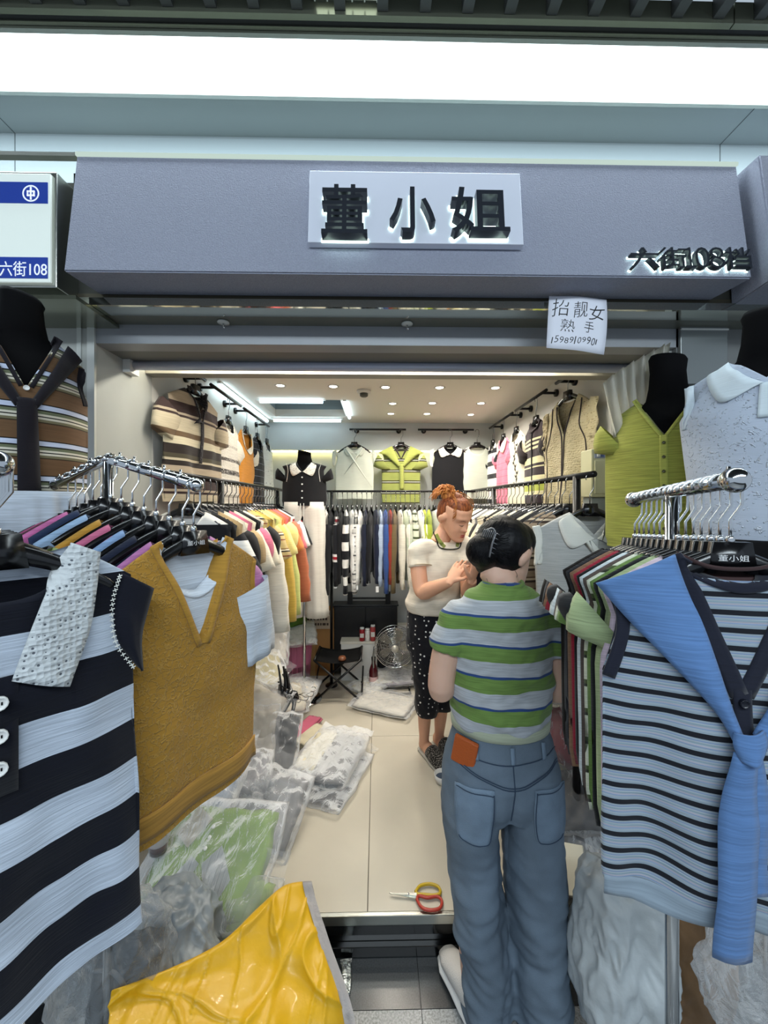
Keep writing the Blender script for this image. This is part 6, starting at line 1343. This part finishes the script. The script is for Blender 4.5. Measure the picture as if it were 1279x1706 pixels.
# ---- cup and thermos at the left
p = P3(264, 1405, 1.44); e = empty('plastic_cup', (p.x, 1.44, p.z-.03), 0, 'clear plastic cup with a wooden stick beside the green polo bag', 'cup'); bm = bmesh.new(); lathe(bm, [(.030,0),(.042,.10),(.045,.102),(.043,.104),(.040,.10),(.028,.004)], n=28, cap=False); fin('cup_wall', bm, film('cup_clear', clear=.75, bump=.05), e, True)
bm = bmesh.new(); lathe(bm, [(.029,.003),(.033,.035),(.0,.036)], n=24); fin('tea_remains', bm, plain('tea', '4E241C', .2), e, True); bm = bmesh.new(); tube(bm, [(-.01,0,.02),(.0,-.01,.16)], (.004,.002), 6); fin('wooden_stick', bm, plain('wood_stick', 'C6A878', .7), e)
p = P3(272, 1385, 1.56); e = empty('thermos', (p.x, 1.56, p.z-.10), 0, 'dark red thermos flask with black lid behind the plastic cup', 'flask'); bm = bmesh.new(); lathe(bm, [(.034,0),(.037,.01),(.037,.24),(.030,.262)], n=28); fin('flask_body', bm, plain('wine_red', '4E1218', .25, .3), e, True); bm = bmesh.new(); lathe(bm, [(.031,.262),(.033,.30),(.028,.315)], n=24); fin('lid', bm, BLACKP, e, True); bm = bmesh.new(); lathe(bm, [(.0376,.235),(.0376,.242)], n=24, cap=False); fin('gold_ring', bm, plain('gold', 'C8A050', .25, 1), e, True)
# ---- sacks
def sack(name, loc, r, m, label, seed=1, amp=.03, cat='sack', fl=.0, open_m=None):
    bm = bmesh.new(); bmesh.ops.create_icosphere(bm, subdivisions=6, radius=1)
    for v in bm.verts:
        c = v.co.copy(); n_ = c.normalized(); q = Vector((math.copysign(abs(c.x)**.8, c.x)*r[0], math.copysign(abs(c.y)**.8, c.y)*r[1], math.copysign(abs(c.z)**.8, c.z)*r[2]))
        f = amp*N3(q.x*6+seed, q.y*6, q.z*6)-amp*1.5*abs(N3(q.x*9+q.z*3, q.y*9+seed, q.z*3))-amp*.9*abs(N3(q.x*18-q.z*9, q.y*18, q.z*5+seed))-amp*.5*abs(N3(q.x*36+q.z*12, q.y*36, q.z*9+seed))+amp*.6
        q += n_*f; q.z = max(q.z, -r[2]*.92); v.co = q
    e = empty(name, loc, 0, label, cat); b = fin('sack_body', bm, m, e, True); return e
GS = plain('grey_sack', '7D858A', .45, bump=.35, bscale=25, var=.15); WS = plain('white_sack', 'B4BABC', .5, bump=.5, bscale=22, var=.12); TS2 = plain('tan_sack', '80603E', .6, bump=.3, bscale=16, var=.3, vscale=9)
e = sack('grey_sack', P3(272, 1590, 1.16)+Vector((0,.03,-.05)), (.16,.14,.18), GS, 'grey woven sack slumped open behind the yellow sheet', 2, .04)
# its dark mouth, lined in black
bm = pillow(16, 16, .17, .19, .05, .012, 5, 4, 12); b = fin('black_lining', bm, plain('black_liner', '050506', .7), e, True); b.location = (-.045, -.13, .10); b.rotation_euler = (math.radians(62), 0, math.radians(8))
bm = bmesh.new(); tube(bm, smoothpath([(-.10,-.17,.17),(-.03,-.20,.20),(.0,-.19,.12),(-.03,-.19,.03),(-.09,-.18,.0)], 6), (.006,.002), 6); fin('strap', bm, plain('grey_strap', '4C5054', .6), e, True)
sack('clear_sack', P3(148, 1690, .95)+Vector((0,.10,0)), (.13,.10,.16), film('sack_film', 'C8CED2', clear=.35, rough=.25, bump=.9, bscale=30), 'translucent white plastic bag at the bottom left under the banded top', 4, .03)
sack('yellow_bundle', P3(170, 1740, 1.0)+Vector((0,.16,0)), (.09,.07,.12), plain('yellow_poly2', 'B8921A', .35), 'yellow bundle glimpsed through the translucent bag, bottom left', 6, .02, 'bundle')
sack('white_sack', P3(1062, 1640, 1.02)+Vector((0,.08,-.02)), (.115,.12,.26), WS, 'crumpled white plastic sack on the floor below the blue striped vest', 8, .03)
sack('tan_sack', P3(1170, 1660, 1.05)+Vector((0,.14,-.02)), (.16,.12,.26), TS2, 'brown-stained sack behind the chrome post at the lower right', 9, .025)
sack('white_bag', P3(1300, 1700, .86)+Vector((0,.06,0)), (.11,.09,.12), FILM2, 'milky plastic bag in the bottom right corner', 11, .03, 'bag')
# ---- yellow sheet
def patch(name, rows, m, label, cat, ku=8, kv=8, wob=.006, th=.0015):
    R_ = [smoothpath([P3(*c) if isinstance(c[0], (int, float)) and len(c) == 3 and c[0] > 20 else Vector(c) for c in r], ku) for r in rows]
    n_ = len(R_[0]); cols = [smoothpath([R_[j][i] for j in range(len(R_))], kv) for i in range(n_)]
    o0 = cols[0][0].copy(); o0.z = 0; bm = bmesh.new(); V = []
    for i, c in enumerate(cols):
        V.append([bm.verts.new(p-o0+Vector((0,-1,.6))*(wob*(N3(p.x*16, p.y*16, p.z*9)+.7*abs(N3(p.x*34+p.z*20, p.y*20, p.z*12))))) for p in c])
    for a, b in zip(V, V[1:]):
        for j in range(len(a)-1): bm.faces.new((a[j], a[j+1], b[j+1], b[j]))
    bmesh.ops.recalc_face_normals(bm, faces=bm.faces); bmesh.ops.solidify(bm, geom=list(bm.faces), thickness=th)
    e = empty(name, o0, 0, label, cat); return e, fin('sheet', bm, m, e, True), cols
def ridge(x, y, z): return max(0, 1-9*abs(N3(x, y, z)))**1.5
YP = plain('yellow_poly', 'D2A318', .42, bump=.5, bscale=14, spec=.4, coat=.1)
top = [(190,1648,.96),(285,1612,1.04),(370,1568,1.12),(430,1512,1.20),(472,1476,1.26),(506,1468,1.29)]
back = [tuple(P3(*c)+Vector((0,.07,-.12)) ) for c in top]
r1 = [(186,1672,.95),(285,1650,1.01),(380,1612,1.08),(450,1560,1.15),(495,1510,1.22),(512,1496,1.25)]
r2 = [(180,1720,.91),(290,1700,.96),(400,1668,1.02),(480,1635,1.08),(525,1590,1.13),(535,1570,1.16)]
r3 = [(175,1830,.84),(290,1810,.88),(410,1790,.92),(500,1760,.97),(560,1720,1.02),(575,1700,1.05)]
r4 = [tuple(Vector((P3(*c).x, P3(*c).y-.02, .02))) for c in r3]
class _V: pass
def patch_pts(rows): return rows
rowsP = [[Vector(c) for c in back]]+[[P3(*c) for c in r] for r in (top, r1, r2, r3)]+[[Vector(c) for c in r4]]
R_ = [smoothpath(r, 26) for r in rowsP]; cols = [smoothpath([R_[j][i] for j in range(len(R_))], 24) for i in range(len(R_[0]))]
o0 = Vector((-.45, 1.0, 0)); bm = bmesh.new(); V = []
for i, c in enumerate(cols):
    V.append([bm.verts.new(p-o0+Vector((0,-1,.8))*sstep(8, 46, k_)*(.012*N3(p.x*7, p.y*7, p.z*4)+.006*N3(p.x*16, p.y*16, 3)+.012*ridge(p.x*6+p.z*3, p.y*5, p.z*3)+.010*ridge(p.x*4-p.z*7, p.y*4, 4)+.006*ridge(p.x*13, p.z*9, 7))) for k_, p in enumerate(c)])
for a, b in zip(V, V[1:]):
    for j in range(len(a)-1): bm.faces.new((a[j], a[j+1], b[j+1], b[j]))
bmesh.ops.recalc_face_normals(bm, faces=bm.faces); bmesh.ops.solidify(bm, geom=list(bm.faces), thickness=.0015)
e = empty('yellow_sheet', o0, 0, 'large glossy yellow plastic sheet draped over bundles in front of the shop', 'plastic sheet'); fin('sheet', bm, YP, e, True)
bm = bmesh.new(); last = cols[-1]; vs = []
for p in last: vs.append([bm.verts.new(p-o0+Vector((dx, -.004, .004))) for dx in (-.004, .010, .026)])
for a, b in zip(vs, vs[1:]):
    for j in range(2): bm.faces.new((a[j], a[j+1], b[j+1], b[j]))
bmesh.ops.solidify(bm, geom=list(bm.faces), thickness=.002); fin('white_seam_strip', bm, plain('white_strip', 'C9C4C2', .4, bump=.4, bscale=60), e, True)
# ---- right side low
poly_bag(P3(925, 1250, 1.75), .20, .40, .10, (64,0,-10), C_('8C3C44'), 'dark red knit in a clear bag leaning behind the woman in stripes')
poly_bag(P3(915, 1320, 1.66), .26, .30, .10, (60,0,12), C_('C6BE94'), 'straw-coloured knit bag low beside the jeans')
poly_bag(P3(925, 1380, 1.60), .26, .24, .08, (45,0,-6), C_('6E6E70'), 'grey knit bag on the tiles right of the jeans')
for i, (px, py) in enumerate(((960,1330),(985,1400))): poly_bag(P3(px, py, 1.62), .24, .24, .08, (40,0,20*i), C_(['55565A','8A8C90'][i]), ['charcoal knit bag under the front of the right rail','pale grey knit bag under the blue striped vest'][i])
e = empty('white_card_box', P3(948, 1448, 1.42), 0, 'flat white box leaning on the threshold right of the jeans', 'box'); e.rotation_euler = (math.radians(38), math.radians(-12), math.radians(-30))
roundbox('box_lid', -.05, .055, -.075, .075, -.010, .012, plain('card_white', 'D8D4C2', .6), e, .003); roundbox('box_base', -.046, .051, -.071, .071, -.022, -.010, plain('card_cream', 'B9B49C', .7), e, .002)
poly_bag(P3(972, 1490, 1.40), .13, .16, .02, (40,0,-34), C_('6A6860'), 'empty-looking flat clear bag hanging over the threshold edge')
# ---- right front: curtain, meter box, panel
bm = bmesh.new(); rows = []; n_ = 60
for j in range(16):
    t = j/15; r = []
    for i in range(n_+1):
        s = i/n_; a = at(lerp(1004, 1040, t*0)+s*118, lerp(640, 566, s**.8), 1.345); b = at(1030+s*75, 745-s*30, 1.36); p = lerp_v(a, b, t); p.y += .022*math.sin(s*math.pi*13)*(1-.4*t)+.02*s; p.x += .006*math.sin(s*40+t*3); p.z -= .03*math.sin(math.pi*t)*(.5-s)
        r.append(bm.verts.new(p-at(1060, 640, 1.345)))
    rows.append(r)
for a, b in zip(rows, rows[1:]):
    for i in range(n_): bm.faces.new((a[i], a[i+1], b[i+1], b[i]))
bmesh.ops.solidify(bm, geom=list(bm.faces), thickness=.002); o = fin('curtain', bm, plain('curtain_cloth', 'D6D4CA', .8, bump=.1, bscale=300), None, True); o.location = at(1060, 640, 1.345); tag(o, 'bunched pale pleated curtain hanging beside the right jamb', 'curtain')
a, b = P3(985, 828, 1.66), P3(1042, 748, 1.66); e = empty('meter_box', ((a.x+b.x)/2, 1.66, (a.z+b.z)/2), 0, 'cream electrical box on the right wall just inside the jamb', 'electrical box'); hw, hh = (b.x-a.x)/2, (b.z-a.z)/2
CB2 = plain('cream_enamel', 'C6C39E', .45); roundbox('housing', -hw, hw+.03, 0, .09, -hh, hh, CB2, e); d = roundbox('door', -hw+.012, hw-.035, -.006, 0, -hh+.014, hh-.05, CB2, e, .002); box('latch', hw-.046, hw-.040, -.010, -.006, -.01, .01, GREYM, d); box('switch_window', -hw+.012, hw-.03, -.004, 0, hh-.040, hh-.012, plain('grey_window', '8C94A4', .3), e)
for i in range(5): box('switch', -hw+.022+.018*i, -hw+.032+.018*i, -.010, -.004, hh-.034, hh-.018, [WHITEP, plain('blue_switch','4A5A8C')][i % 2], e)
roundbox('grey_trunking', -hw+.01, hw+.03, .02, .09, -hh-.14, -hh, plain('grey_trunk', '8E9490', .5), e)
a, b = P3(1132, 640, 1.39), P3(1210, 528, 1.39); o = box('wall_panel', a.x, b.x, 1.385, 1.399, a.z, b.z, plain('panel_grey', '7F8484', .25, .3), None, bev=.002); tag(o, 'flat grey panel on the facade between the dress forms', 'panel')
box('panel_strip', a.x, b.x, 1.380, 1.386, at(1170, 548, 1.38).z-.003, at(1170, 548, 1.38).z+.002, WHITEP, o)
